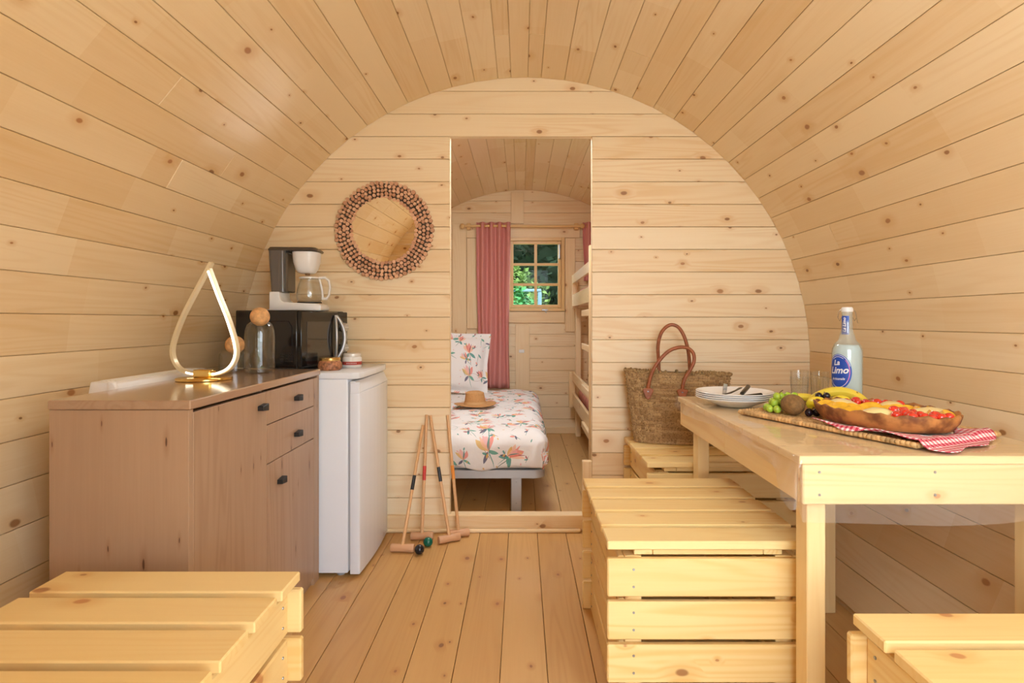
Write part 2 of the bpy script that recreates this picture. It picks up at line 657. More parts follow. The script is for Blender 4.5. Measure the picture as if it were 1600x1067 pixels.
def floral_mat():
    """white cotton printed with sprigs: coloured petals, teal leaves, thin stems"""
    t = NT('floral_cotton')
    uv = t.n('UVMap').outputs[0]
    wob = t.n('TexNoise', {'Scale': 9.0, 'Detail': 1.0})
    t.set(wob.inputs['Vector'], uv)
    ad = t.n('VectorMath', operation='MULTIPLY_ADD')
    t.set(ad.inputs[0], wob.outputs['Color'])
    ad.inputs[1].default_value = (.035, .035, 0)
    t.set(ad.inputs[2], uv)
    P = ad.outputs[0]
    col = (.80, .775, .775, 1)

    def layer(col, scale, seed, half_l, half_w, colors, prob, dx=0., ang=0., outline=False):
        mp = t.n('Mapping')
        t.set(mp.inputs[0], P)
        mp.inputs['Location'].default_value = (seed * 1.37, seed * 2.11, 0)
        mp.inputs['Scale'].default_value = (scale, scale, 1)
        vo = t.n('TexVoronoi', {'Scale': 1.0, 'Randomness': .8}, voronoi_dimensions='2D', feature='F1')
        t.set(vo.inputs['Vector'], mp.outputs[0])
        cr, cg, cb = t.sep(vo.outputs['Color'])
        sb = t.n('VectorMath', operation='SUBTRACT')
        t.set(sb.inputs[0], mp.outputs[0])
        t.set(sb.inputs[1], vo.outputs['Position'])
        lx, ly, _ = t.sep(sb.outputs[0])
        th = t.math('MULTIPLY_ADD', cr, 2.2, .5 + ang)
        c, s_ = t.math('COSINE', th), t.math('SINE', th)
        a = t.math('ADD', t.math('MULTIPLY', lx, c), t.math('MULTIPLY', ly, s_))
        b = t.math('SUBTRACT', t.math('MULTIPLY', ly, c), t.math('MULTIPLY', lx, s_))
        a = t.math('SUBTRACT', a, dx)
        # leaf shape: |b| < w * (1-(a/l)^2)
        q = t.math('DIVIDE', a, half_l)
        wid = t.math('MULTIPLY', t.math('SUBTRACT', 1, t.math('MULTIPLY', q, q)), half_w)
        dlt = t.math('SUBTRACT', wid, t.math('ABSOLUTE', b))
        inside = t.math('GREATER_THAN', dlt, 0)
        if outline:
            inside = t.math('MULTIPLY', inside, t.math('LESS_THAN', dlt, outline))
        inside = t.math('MULTIPLY', inside, t.math('LESS_THAN', cg, prob))
        r = t.n('ValToRGB')
        r.color_ramp.interpolation = 'CONSTANT'
        e = r.color_ramp.elements
        for i, cc in enumerate(colors):
            x = e[i] if i < 2 else e.new(i / len(colors))
            x.position = i / len(colors)
            x.color = (*cc, 1)
        t.set(r.inputs[0], cb)
        return t.mix(t.math('MULTIPLY', inside, .85), col, r.outputs[0])

    coral, peachy, teal, navy, must, pnk = (.78, .24, .19), (.84, .50, .36), (.03, .27, .24), (.05, .05, .13), (.72, .45, .12), (.80, .42, .42)
    stem = (.10, .16, .13)
    # one seed shared by a flower's petals, leaf and stem keeps them together
    for big, seed, pr in ((4.4, 3.1, .95), (6.2, 12.7, .7)):
        col = layer(col, big, seed, .27, .011, [stem, teal], .95, -.22)
        col = layer(col, big, seed, .15, .050, [teal, (.05, .33, .25)], .85, -.14, .75)
        col = layer(col, big, seed, .14, .045, [teal, navy], .7, -.16, -.7)
        for ang, dx, hl, hw, cs in ((0, .20, .23, .075, [coral, peachy, pnk]), (.55, .18, .21, .062, [peachy, coral, must]),
                                    (-.55, .18, .21, .062, [peachy, pnk, coral]), (.28, .2, .23, .03, [coral, must, peachy]), (-.28, .2, .22, .02, [(.35, .05, .06), coral, teal])):
            col = layer(col, big, seed, hl, hw, cs, pr, dx, ang)
    col = layer(col, 7.5, 9.4, .26, .012, [stem, (.30, .05, .05), teal], .7)
    col = layer(col, 7.5, 9.4, .11, .045, [(.35, .04, .05), teal, coral], .75, .12, .6)
    col = layer(col, 7.5, 9.4, .10, .04, [teal, must, navy], .7, -.05, -.7)
    col = layer(col, 13, 5.2, .10, .05, [pnk, must, peachy, teal], .6)
    col = layer(col, 4.2, 6.6, .30, .13, [(.35, .12, .1), teal, coral], .6, 0, .3, .008)
    p = t.bsdf(col, .85)
    t.set(p.inputs['Normal'], t.bump(t.noise(uv, 14, 3), .35, .03))
    return t.done(p.outputs[0])


floral = floral_mat()

# ------------------------------------------------------------------ the barrel shell
CX, CZ, RAD = .02, .864, 1.456
BACK, BACK2, FAR = 2.95, 2.995, 5.50
TH_FLOOR = math.acos(-CZ / RAD)


def on_shell(th, r=RAD):
    return CX + r * math.sin(th), CZ + r * math.cos(th)


def arc_mesh(t0, t1, r0, r1, y0, y1, n):
    pts = [on_shell(t0 + (t1 - t0) * i / n, r0) for i in range(n + 1)]
    pts += [on_shell(t1 + (t0 - t1) * i / n, r1) for i in range(n + 1)]
    return M().prism(pts, y0, y1, axis='y')


SPL = R_(52)
struct_shell = {}
for nm, a, b, n in (('ceiling', -SPL, SPL, 24), ('wall_left', -TH_FLOOR - .03, -SPL, 20), ('wall_right', SPL, TH_FLOOR + .03, 20)):
    struct_shell[nm] = struct(nm, arc_mesh(a, b, RAD + .017, RAD + .05, FRONT_Y - .05, FAR + .06, n), pine_shell)

# joint angles: three narrow key boards at the crown, then even boards
TB = .1195 / RAD
right = [.0082, .055]
while right[-1] + TB < TH_FLOOR + .02:
    right.append(right[-1] + TB)
left = [.0082, -.051, -.097]
while left[-1] - TB > -TH_FLOOR - .02:
    left.append(left[-1] - TB)
_plk = {}


def shell_plank(t0, t1, y0, y1):
    tm = (t0 + t1) / 2
    own = 'ceiling' if abs(tm) < SPL else ('wall_left' if tm < 0 else 'wall_right')
    w = 2 * RAD * math.sin((abs(t1 - t0)) / 2)
    L = y1 - y0
    key = (round(w, 4), round(L, 3))
    if key not in _plk:
        m = M().box(-L / 2 + .0006, L / 2 - .0006, -w / 2 + .0006, w / 2 - .0006, 0, .016, .0018)
        o = obj('plank', m, pine_shell)
        _plk[key] = o.data
    else:
        o = bpy.data.objects.new('plank', _plk[key])
        COL.objects.link(o)
    rin = RAD * math.cos((t1 - t0) / 2)
    x, z = on_shell(tm, rin)
    o.location = (x, (y0 + y1) / 2, z)
    nx, nz = math.sin(tm), math.cos(tm)
    ax0, az = Vector((0, 1, 0)), Vector((nx, 0, nz))
    ay = az.cross(ax0)
    o.rotation_euler = Matrix((ax0, ay, az)).transposed().to_euler()
    o.parent = struct_shell[own]


rs = random.Random(11)
cuts = [.35, .6, .9, 1.2, 1.5, 1.8, 2.05, 2.3, 2.5]
for lst in (right, left):
    for a, b in zip(lst, lst[1:]):
        a, b = min(a, b), max(a, b)
        if rs.random() < .55:
            c = rs.choice(cuts)
            shell_plank(a, b, FRONT_Y, c)
            shell_plank(a, b, c, BACK)
        else:
            shell_plank(a, b, FRONT_Y, BACK)
        if rs.random() < .3:
            c = rs.choice([3.9, 4.4, 4.8])
            shell_plank(a, b, BACK2, c)
            shell_plank(a, b, c, FAR)
        else:
            shell_plank(a, b, BACK2, FAR)

# floor boards
floor = struct('floor', M().box(-1.35, 1.40, FRONT_Y - .05, FAR + .06, -.06, -.019), pine_floor)
PIT = .1445
x = -.0657 - PIT * 8
while x < 1.25:
    a, b = max(x, -1.23), min(x + PIT, 1.27)
    if b - a > .02:
        wbox('floorboard', a + .0011, b - .0011, FRONT_Y, BACK + .02, -.02, 0, 'y', pine_floor, floor, .0014)
        wbox('floorboard', a + .0011, b - .0011, BACK + .02, FAR, -.02, 0, 'y', pine_floor, floor, .0014)
    x += PIT


def half(z, r=RAD + .009):
    d = r * r - (z - CZ) ** 2
    return math.sqrt(d) if d > 0 else 0


def wall_planks(owner, y0, y1, z_first, pitch, holes, mat, zmin=0., name='plank', gap=.0011, bev=.0018):
    """horizontal boards clipped by the barrel, minus rectangular holes (x0,x1,z0,z1)"""
    z = z_first
    while z < CZ + RAD:
        za, zb = max(z, zmin), min(z + pitch, CZ + RAD + .008)
        z += pitch
        if zb - za < .015:
            continue
        cutz = sorted({za, zb} | {h for q in holes for h in (q[2], q[3]) if za + .006 < h < zb - .006})
        for z0, z1 in zip(cutz, cutz[1:]):
            zm = (z0 + z1) / 2
            hs = sorted((q[0], q[1]) for q in holes if q[2] < zm < q[3])
            edges = [None] + [e for h in hs for e in h] + [None]
            for i in range(0, len(edges), 2):
                l, r = edges[i], edges[i + 1]
                N = 6
                pts = []
                zs = [z0 + (z1 - z0) * k / N for k in range(N + 1)]
                lft = [(CX - half(q), q) if l is None else (l, q) for q in (zs if l is None else (z0, z1))]
                rgt = [(CX + half(q), q) if r is None else (r, q) for q in (zs if r is None else (z0, z1))]
                pts = rgt + lft[::-1]
                mid = (z0 + z1) / 2
                pts = [(a, c + gap * (1 if c < mid - 1e-5 and abs(c - z0) < 1e-6 and abs(z0 - za) < 1e-6 else -1 if abs(c - z1) < 1e-6 and abs(z1 - zb) < 1e-6 else 0)) for a, c in pts]
                out = []
                for p in pts:
                    if not out or math.dist(out[-1], p) > 1e-4:
                        out.append(p)
                if math.dist(out[0], out[-1]) < 1e-4:
                    out.pop()
                if len(out) < 3:
                    continue
                cxm = sum(p[0] for p in out) / len(out)
                loc = [(p[0] - cxm, p[1] - zm) for p in out]
                m = M().prism(loc, -(y1 - y0) / 2, (y1 - y0) / 2, bev)
                obj(name, m, mat, owner, loc=(cxm, (y0 + y1) / 2, zm), rot=(PI / 2, 0, 0))


DOOR = (-.367, .361, -.01, 2.022)
wall_back = struct('wall_back')
wall_planks(wall_back, BACK, BACK + .02, 1.557 - 14 * .1157, .1157, [DOOR], pine_wall)
wall_planks(wall_back, BACK + .0202, BACK2, 0, .48, [DOOR], pine_wall, name='core_panel', gap=0, bev=0)
wall_far = struct('wall_far')
WIN = (-.125, .375, 1.19, 1.845)
wall_planks(wall_far, FAR, FAR + .02, .02 - .1157, .1157, [WIN], pine_wall)
wall_planks(wall_far, FAR + .0202, FAR + .05, 0, .48, [WIN], pine_wall, name='core_panel', gap=0, bev=0)
wall_front = struct('wall_front')
wall_planks(wall_front, FRONT_Y - .05, FRONT_Y, -.05, .1157, [(.05, 1.16, 0, 2.05)], pine_wall)

# skirting along the partition, doorway edge, sill
bb = struct('baseboard_back')
wbox('board', -1.14, .45, BACK - .016, BACK, .012, .085, 'x', pine_trim, bb, .003)
wbox('quarter_round', -1.12, .30, BACK - .034, BACK - .016, 0, .02, 'x', pine_trim, bb, .006)
bf = struct('baseboard_far')
wbox('board', -1.14, 1.18, FAR - .016, FAR, .0, .06, 'x', pine_trim, bf, .003)
tr = struct('trim_1')
wbox('door_sill', DOOR[0], DOOR[1], BACK, BACK2 + .01, 0, .083, 'x', pine_trim, tr, .002)
tr2 = struct('trim_2')
wbox('jamb_block', .312, .361, BACK + .004, BACK2 - .004, .083, .355, 'z', pine_trim, tr2, .003)

# boards nailed over the far wall
t3 = struct('trim_3')   # battens
for (a, b, z0, z1, g) in ((-.10, .02, 2.0, 2.30, 'z'), (-.06, .075, .061, 1.04, 'z'), (-.66, -.525, .061, 1.99, 'z'),
                          (-.52, -.39, 1.00, 1.86, 'z'), (.415, .51, .97, 1.86, 'z'), (-.524, .555, 1.865, 1.985, 'x'),
                          (-.385, .41, 1.055, 1.16, 'x'), (.63, .76, .061, 1.86, 'z')):
    wbox('batten', a, b, FAR - .02, FAR, z0, z1, g, pine_trim, t3, .002)

# far window: frame, sash, bars, six panes, fittings
w1 = struct('window_1')
for (a, b, z0, z1, g) in ((-.145, -.110, 1.165, 1.865, 'z'), (.378, .410, 1.165, 1.865, 'z'), (-.11, .378, 1.835, 1.865, 'x'), (-.11, .378, 1.165, 1.195, 'x')):
    wbox('frame', a, b, FAR - .03, FAR + .05, z0, z1, g, pine_window, w1, .002)
SX0, SX1, SZ0, SZ1 = -.108, .376, 1.197, 1.833
sash = wbox('sash', SX0, SX0 + .03, FAR - .022, FAR + .01, SZ0, SZ1, 'z', pine_window, w1, .003)
for (a, b, z0, z1, g) in ((SX1 - .03, SX1, SZ0, SZ1, 'z'), (SX0 + .03, SX1 - .03, SZ1 - .03, SZ1, 'x'), (SX0 + .03, SX1 - .03, SZ0, SZ0 + .03, 'x')):
    wbox('sash', a, b, FAR - .022, FAR + .01, z0, z1, g, pine_window, w1, .003)
gx0, gx1, gz0, gz1 = SX0 + .03, SX1 - .03, SZ0 + .03, SZ1 - .03
xm = (gx0 + gx1) / 2
wbox('glazing_bar', xm - .013, xm + .013, FAR - .018, FAR + .004, gz0, gz1, 'z', pine_window, w1, .002)
zb = [gz0 + (gz1 - gz0) * k / 3 for k in range(4)]
for k in (1, 2):
    for (a, b) in ((gx0, xm - .013), (xm + .013, gx1)):
        wbox('glazing_bar', a, b, FAR - .018, FAR + .004, zb[k] - .012, zb[k] + .012, 'x', pine_window, w1, .002)
for k in range(3):
    for (a, b) in ((gx0, xm - .013), (xm + .013, gx1)):
        z0, z1 = zb[k] + (.012 if k else 0), zb[k + 1] - (.012 if k < 2 else 0)
        obj('pane', M().box(a, b, FAR - .009, FAR - .006, z0, z1), pane_glass, w1)
hm = M().box(SX1 - .024, SX1 - .006, FAR - .034, FAR - .022, 1.66, 1.70, .003).box(SX1 - .024, SX1 - .006, FAR - .034, FAR - .022, 1.76, 1.80, .003)
hm.tube([(SX1 - .015, FAR - .045, 1.665), (SX1 - .015, FAR - .047, 1.73), (SX1 - .015, FAR - .045, 1.795)], .006, 8)
obj('handle', hm, silver, w1, 40)
obj('stay', M().box(.19, .25, FAR - .036, FAR - .022, 1.17, 1.184, .003).tube([(.22, FAR - .04, 1.175), (.235, FAR - .05, 1.15)], .005, 8), silver, w1, 40)
so = tag(obj('wall_socket', M().box(-.025, .025, FAR - .028, FAR - .02, .77, .80, .003), white_plastic), 'small white wall plate on the vertical batten below the bedroom window', 'wall socket')

# outside: lawn and shrubs seen through the window, unseen bounce slab in front
gr = struct('ground', M().box(-14, 14, -14, 16, -.22, -.20), ground_mat)
te = struct('bounce_terrace', M().box(-5, 5, -6, FRONT_Y - .06, -.199, -.03), plain('bounce_paving', (.56, .53, .48), .8, var=.1, bscale=12))  # unseen, added pale to bounce daylight up onto the ceiling


def bush(name, label, cx, cy, h, r, mat, n, seed, lf=.05):
    rr = random.Random(seed)
    m = M()
    for i in range(n):
        a, e = rr.random() * 2 * PI, rr.random()
        zz = e * h
        rad = r * math.sqrt(max(.02, 1 - (2 * e - .9) ** 2 * .8)) * (.75 + .3 * rr.random())
        p = Vector((rad * math.cos(a), rad * math.sin(a) * .8, zz))
        d = Vector((rr.uniform(-1, 1), rr.uniform(-1, 1), rr.uniform(-.4, 1))).normalized()
        s = d.cross(Vector((rr.uniform(-1, 1), rr.uniform(-1, 1), 1))).normalized()
        L = lf * rr.uniform(.7, 1.3)
        m.add([p, p + d * L * .5 + s * L * .28, p + d * L, p + d * L * .5 - s * L * .28], [(0, 1, 2, 3)])
    t = thing(name, label, 'shrub', (cx, cy, -.2))
    m.ell((0, 0, h * .47), (r * .8, r * .62, h * .45), 16, 10)
    stuff(obj('foliage', m, mat, t))
    obj('trunk', M().tube([(0, 0, 0), (.02, .01, h * .4), (0, .03, h * .75)], [.04, .03, .012], 8), bark, t, 60)
    return t


bush('shrub', 'green leafy shrub outside the low left panes of the bedroom window', -.35, 7.4, 1.75, .72, leaf_a, 3200, 1, .09)
bush('shrub', 'green leafy shrub outside the low right panes of the bedroom window', 1.45, 7.5, 1.70, .72, leaf_a, 3200, 2, .09)
bush('shrub', 'yellow green shrub behind the middle left panes of the bedroom window', -.35, 9.3, 2.15, .95, leaf_b, 3000, 3, .10)
bush('shrub', 'yellow green shrub behind the middle right panes of the bedroom window', 1.72, 9.5, 2.0, .95, leaf_b, 3000, 4, .10)
bush('tree', 'dark tall hedge tree furthest left behind the bedroom window', -3.6, 12.6, 5.2, 1.7, leaf_c, 5000, 5, .2)
bush('tree', 'dark tall hedge tree filling the upper panes of the bedroom window', .75, 12.6, 5.6, 1.75, leaf_c, 9000, 6, .2)
bush('tree', 'dark tall hedge tree furthest right behind the bedroom window', 5.1, 12.6, 5.2, 1.7, leaf_c, 5000, 9, .2)
rl = thing('garden_rail', 'pale blue horizontal rail among the shrubs behind the window', 'fence rail', (0, 8.25, -.2))
obj('rail', M().box(-.8, .28, -.02, .02, 1.69, 1.725, .006), pool_blue, rl)
for px in (-.78, .26):
    obj('post', M().box(px - .025, px + .025, -.02, .02, 0, 1.68, .004), pool_blue, rl)

# ------------------------------------------------------------------ crates
CG = 'slatted wooden crate stools'


def screws(parent, pts, axis):
    m = M()
    for (x, y, z) in pts:
        b = bmesh.new()
        bmesh.ops.create_cone(b, cap_ends=True, segments=8, radius1=.0038, radius2=.003, depth=.002)
        rot = {'y': Matrix.Rotation(PI / 2, 3, 'X'), 'x': Matrix.Rotation(PI / 2, 3, 'Y'), 'z': Matrix.Identity(3)}[axis]
        for v in b.verts:
            v.co = rot @ v.co + Vector((x, y, z))
        m.bm(b)
        b.free()
    stuff(obj('screws', m, screw_steel, parent))


def crate(label, x0, y0, w, d, h, nslat):
    """open slatted box: x0,y0 is its near left corner"""
    t = thing('crate', label, 'crate', (x0, y0, 0), 0, CG)
    ins, bt = .030, .02
    zt = h - .023
    pitch = d / nslat
    for k in range(nslat):
        ya = k * pitch
        wbox('lid_slat', 0, w, ya + .001, ya + pitch - .023, zt, h, 'x', pine_crate, t, .003)
    for xa in (.075, w - .125):
        wbox('lid_cleat', xa, xa + .05, .022, d - .022, zt - .021, zt, 'y', pine_crate, t, .002)
    for ya in (.022, d - .042):
        wbox('lid_rail', .126, w - .126, ya, ya + .02, zt - .021, zt, 'x', pine_crate, t, .002)
    n, ph = 4, .1145
    tops = [h - .0465 - ph * k for k in range(n)]
    for za in tops:
        z0 = max(za - .1015, 0)
        wbox('front_slat', 0, w, 0, bt, z0, za, 'x', pine_crate, t, .004)
        wbox('back_slat', 0, w, d - bt, d, z0, za, 'x', pine_crate, t, .004)
        wbox('side_slat', ins, ins + bt, bt, d - bt, z0, za, 'y', pine_crate, t, .004)
        wbox('side_slat', w - ins - bt, w - ins, bt, d - bt, z0, za, 'y', pine_crate, t, .004)
    for xa in (ins + bt, w - ins - bt - .045):
        for ya in (bt, d - bt - .045):
            wbox('corner_post', xa, xa + .045, ya, ya + .045, 0, h - .046, 'z', pine_crate, t, .002)
    wbox('base_panel', ins + bt, w - ins - bt, bt + .05, d - bt - .05, .015, .03, 'x', pine_crate, t, .002)
    pts = []
    for za in tops:
        for zz in (za - .028, za - .074):
            pts += [(.07, -.0008, zz), (w - .018, -.0008, zz)]
    screws(t, pts, 'y')
    pts = []
    for za in tops:
        for zz in (za - .028, za - .074):
            for ya in (.05, d - .05):
                pts += [(ins - .0008, ya, zz), (w - ins + .0008, ya, zz)]
    screws(t, pts, 'x')
    return t


CH = .49
crate('pine slatted crate stool in the left foreground in front of the oak cabinet', -1.069, 1.3745 - .638, .55, .638, CH, 5)
crate('pine slatted crate stool standing half under the left side of the table', .228, 1.531, .55, .638, CH, 5)
crate('pine slatted crate under the woven tote bag against the partition wall', .52, 2.384, .638, .555, CH, 4)
crate('pale pine slatted crate stool in the right foreground before the table end', .665, 1.181 - .638, .53, .638, CH, 5)

# ------------------------------------------------------------------ table
TZ = .75
TX0, TX1, TY0, TY1 = .672, 1.36, 1.392, 2.48
tb = thing('table', 'pine table with a planked top standing against the right wall', 'table', (TX0, TY0, 0))
W_, D_ = TX1 - TX0, TY1 - TY0
n = 9
for k in range(n):
    a = D_ * k / n
    wbox('tabletop_plank', 0, W_, a + .0004, D_ * (k + 1) / n - .0008, TZ - .02, TZ, 'x', pine_table, tb, .0018)
wbox('apron', .010, W_ - .01, .004, .024, .631, TZ - .02, 'x', pine_table, tb, .003)
wbox('apron', .010, W_ - .01, D_ - .026, D_ - .006, .631, TZ - .02, 'x', pine_table, tb, .003)
wbox('apron', .010, .030, .024, D_ / 2, .631, TZ - .02, 'y', pine_table, tb, .002)
wbox('apron', .010, .030, D_ / 2, D_ - .026, .631, TZ - .02, 'y', pine_table, tb, .002)
wbox('apron', W_ - .03, W_ - .01, .024, D_ - .026, .631, TZ - .02, 'y', pine_table, tb, .002)
for (xa, ya) in ((.0305, .026), (.0305, .908)):
    wbox('leg', xa, xa + .046, ya, ya + .058, 0, TZ - .02, 'z', pine_table, tb, .002)
wbox('leg', 1.262 - TX0, 1.306 - TX0, .026, .084, .27, TZ - .02, 'z', pine_table, tb, .002)
wbox('leg', 1.11 - TX0, 1.156 - TX0, 2.12 - TY0, 2.178 - TY0, 0, TZ - .02, 'z', pine_table, tb, .002)
screws(tb, [(xx, .0032, zz) for xx in (.05, .33, .62) for zz in (.655, .71)], 'y')


# ------------------------------------------------------------------ draped sheets
def drape(x0, x1, y0, y1, z, dl, dr, df, db, r, step, wr=None, zmin=None):
    def axis(a, b, d0, d1):
        out = []
        n = max(2, int((b - a) / step))
        k0 = max(1, int(d0 / (step * .5))) if d0 else 0
        k1 = max(1, int(d1 / (step * .5))) if d1 else 0
        out += [a - d0 * (k0 - i) / k0 for i in range(k0)]
        out += [a + (b - a) * i / n for i in range(n + 1)]
        out += [b + d1 * (i + 1) / k1 for i in range(k1)]
        return out

    def fold(d):
        if d <= 0:
            return 0, 0
        a = min(d / r, PI / 2)
        return r * math.sin(a), r * (1 - math.cos(a)) + max(0, d - r * PI / 2)

    us, vs = axis(x0, x1, dl, dr), axis(y0, y1, df, db)
    m = M()
    nv = len(vs)
    for u in us:
        for v in vs:
            ox0, d1 = fold(x0 - u)
            ox1, d2 = fold(u - x1)
            oy0, d3 = fold(y0 - v)
            oy1, d4 = fold(v - y1)
            dx, dy = max(d1, d2), max(d3, d4)
            p = Vector((min(max(u, x0), x1) - ox0 + ox1, min(max(v, y0), y1) - oy0 + oy1, z - max(dx, dy)))
            if wr:
                p = wr(p, u, v, dx, dy)
            if zmin is not None:
                p.z = max(p.z, zmin)
            m.v.append(tuple(p))
            m.uv[len(m.v) - 1] = (u, v)
    for i in range(len(us) - 1):
        for j in range(nv - 1):
            a = i * nv + j
            m.f.append((a, a + nv, a + nv + 1, a + 1))
    return m


def film_wr(p, u, v, dx, dy):
    k = noise.noise(Vector((u * 7, v * 7, 0)))
    if dx > 0 and dx >= dy:                       # left edge: short overhang, longer towards the near corner
        lim = .045 + .01 * math.sin(v * 9) + .09 * max(0, min(1, (1.50 - v) / .09)) ** 1.5
        dd = dx / .15 * lim
        p.z = TZ + .002 - dd
        p.x -= .004 + .012 * dd / .05 * (.5 + .5 * math.sin(v * 14 + k * 2))
        p.x = max(p.x, TX0 - .03)
    elif dy > 0:
        p.y -= .004 + .012 * (dy / .15) * (.5 + .5 * math.sin(u * 13 + k))
        p.z += .012 * math.sin(u * 5) * dy / .15
    return p


fs = drape(TX0 + .001, TX1 - .002, TY0 + .001, TY1 - .002, TZ + .002, .15, 0, .155, 0, .004, .03, film_wr)
tag(obj('table_cover', fs, clear_sheet, smooth=60), 'clear plastic sheet covering the pine table and hanging over its edges', 'table cover')
TT = TZ + .0035   # things on the table rest here

# ------------------------------------------------------------------ oak cabinet
CBX0, CBX1, CY0, CY1, CTZ = -1.2, -.845, 1.4625, 2.402, .875
cb = thing('cabinet', 'oak effect sideboard with black handles along the left wall', 'cabinet', (CBX0, CY0, 0))
cw, cl = CBX1 - CBX0, CY1 - CY0
wbox('side_panel', 0, cw, 0, .02, .075, CTZ - .025, 'z', oak, cb, .001)
wbox('side_panel', 0, cw, cl - .02, cl, .075, CTZ - .025, 'z', oak, cb, .001)
wbox('plinth', .13, cw - .012, .004, cl - .004, 0, .075, 'y', oak, cb, .001)
wbox('back_panel', 0, .008, .02, cl - .02, .09, CTZ - .025, 'z', oak, cb, .0005)
wbox('bottom_panel', .01, cw - .02, .02, cl - .02, .075, .093, 'y', oak, cb, .0005)
wbox('divider', .01, cw - .02, .44, .456, .093, CTZ - .025, 'z', oak, cb, .0005)
wbox('worktop', -.002, cw + .006, -.004, cl + .001, CTZ - .024, CTZ, 'y', oak_top, cb, .003)


def handle(parent, y, z):
    pts = [(-.021, -.0075), (.021, -.012), (.021, .012), (-.021, .0075)]
    m = M().prism([(y + a, z + b) for a, b in pts], cw - .001, cw + .019, .0015, axis='x')
    obj('handle', m, black_matte, parent)


def leaf(nm, y0, y1, z0, z1, hy, hz):
    o = wbox(nm, cw - .018, cw, y0, y1, z0, z1, 'z', oak, cb, .001)
    # the handle sits in cabinet coordinates: undo the board's own frame
    h = M().prism([(hy - .021, hz - .0075), (hy + .021, hz - .012), (hy + .021, hz + .012), (hy - .021, hz + .0075)],
                  cw - .001, cw + .019, .0015, axis='x')
    ho = obj('handle', h, black_matte, o)
    ho.matrix_parent_inverse = (Matrix.Translation(o.location) @ o.rotation_euler.to_matrix().to_4x4()).inverted()
    return o


YM = 1.911 - CY0
leaf('door', .021, YM - .0015, .03, .842, 1.873 - CY0 - .008, .795)
leaf('drawer', YM + .0015, cl - .062, .732, .842, 2.16 - CY0, .787)
leaf('drawer', YM + .0015, cl - .062, .601, .729, 2.16 - CY0, .653)
leaf('door', YM + .0015, cl - .062, .03, .598, 2.012 - CY0, .519)
wbox('end_stile', cw - .018, cw, cl - .059, cl, .0, .842, 'z', oak, cb, .001)

# convector heater on the left wall behind the cabinet
ht = thing('heater', 'white convector heater on the left wall behind the cabinet top', 'heater', (-1.30, 1.735, .40))
hp = [(.085, 0), (.085, .455), (.072, .487), (.055, .492), (0, .492), (-.008, .45), (-.008, .0)]
obj('casing', M().prism([(a, b) for a, b in hp], 0, .52, .004, axis='y', seg=2), white_plastic, ht, 40)
gm = M()
for k in range(4):
    gm.box(.01 + k * .014, .016 + k * .014, .03, .49, .4915, .494)
stuff(obj('grille_ribs', gm, cream_plastic, ht))
obj('end_cap', M().prism([(.06, .40), (.092, .40), (.092, .46), (.078, .492), (.06, .496)], -.012, .004, .004, axis='y', seg=2), white_plastic, ht, 40)
screws(ht, [(.0858, yy, .468) for yy in (.03, .2, .36, .5)], 'x')
obj('bracket', M().box(-.06, -.006, .08, .12, .05, .40, .002).box(-.06, -.006, .40, .44, .05, .40, .002), white_plastic, ht)

# ------------------------------------------------------------------ fridge
fx, fy = -1.165, 2.412
fr = thing('fridge', 'small white fridge with one door between cabinet and partition wall', 'fridge', (fx, fy, 0))
FW, FD = .437, .502   # depth in x of the body, width in y
obj('body', M().box(0, FW, 0, FD, .018, .832, .006, 2), fridge_white, fr, 40)
obj('top', M().prism([(-.0, -.003), (FW + .022, -.003), (FW + .044, .015), (FW + .052, .06), (FW + .055, FD / 2), (FW + .052, FD - .06), (FW + .044, FD - .01), (FW + .022, FD + .003), (0, FD + .003)], .832, .859, .004, seg=2), fridge_white, fr, 40)
obj('gasket', M().box(FW, FW + .009, .006, FD - .006, .03, .815), fridge_grey, fr)
# door: gently bowed front
dpts = [(FW + .009, 0), (FW + .046, 0)]
for k in range(9):
    q = k / 8
    dpts.append((FW + .050 + .010 * math.sin(PI * q), .004 + (FD - .008) * q))
dpts += [(FW + .046, FD), (FW + .009, FD)]
dr = obj('door', M().prism(dpts, .014, .775, .004, seg=2), fridge_white, fr, 40)
hpts = [(FW + .009, 0), (FW + .034, 0), (FW + .034, FD), (FW + .009, FD)]
gp = M().prism([(FW + .009, .775), (FW + .052, .775), (FW + .030, .822), (FW + .009, .822)], .002, FD - .002, .002, axis='y')
obj('handle_recess', gp, fridge_white, dr)
obj('handle_end', M().box(FW + .009, FW + .05, -.001, .012, .770, .818, .003), fridge_white, dr)
obj('badge', M().lathe([(0, 0), (.006, 0), (.006, .0015), (0, .0015)], 16), silver, dr, loc=(FW + .0585, FD * .52, .742), rot=(0, PI / 2, 0))
for (xx, yy) in ((.05, .05), (.05, FD - .05), (FW - .04, .04), (FW - .04, FD - .05)):
    obj('foot', M().lathe([(0, 0), (.016, 0), (.018, .004), (.012, .018), (0, .018)], 16, (xx, yy, 0)), fridge_grey, fr, 40)
FT = .859

# ------------------------------------------------------------------ microwave (local: u along the front, depth behind it)
rz = math.atan2(.187, .982)
mw = thing('microwave', 'black microwave oven standing on the fridge', 'microwave', (-.945, 2.470, FT), -rz)
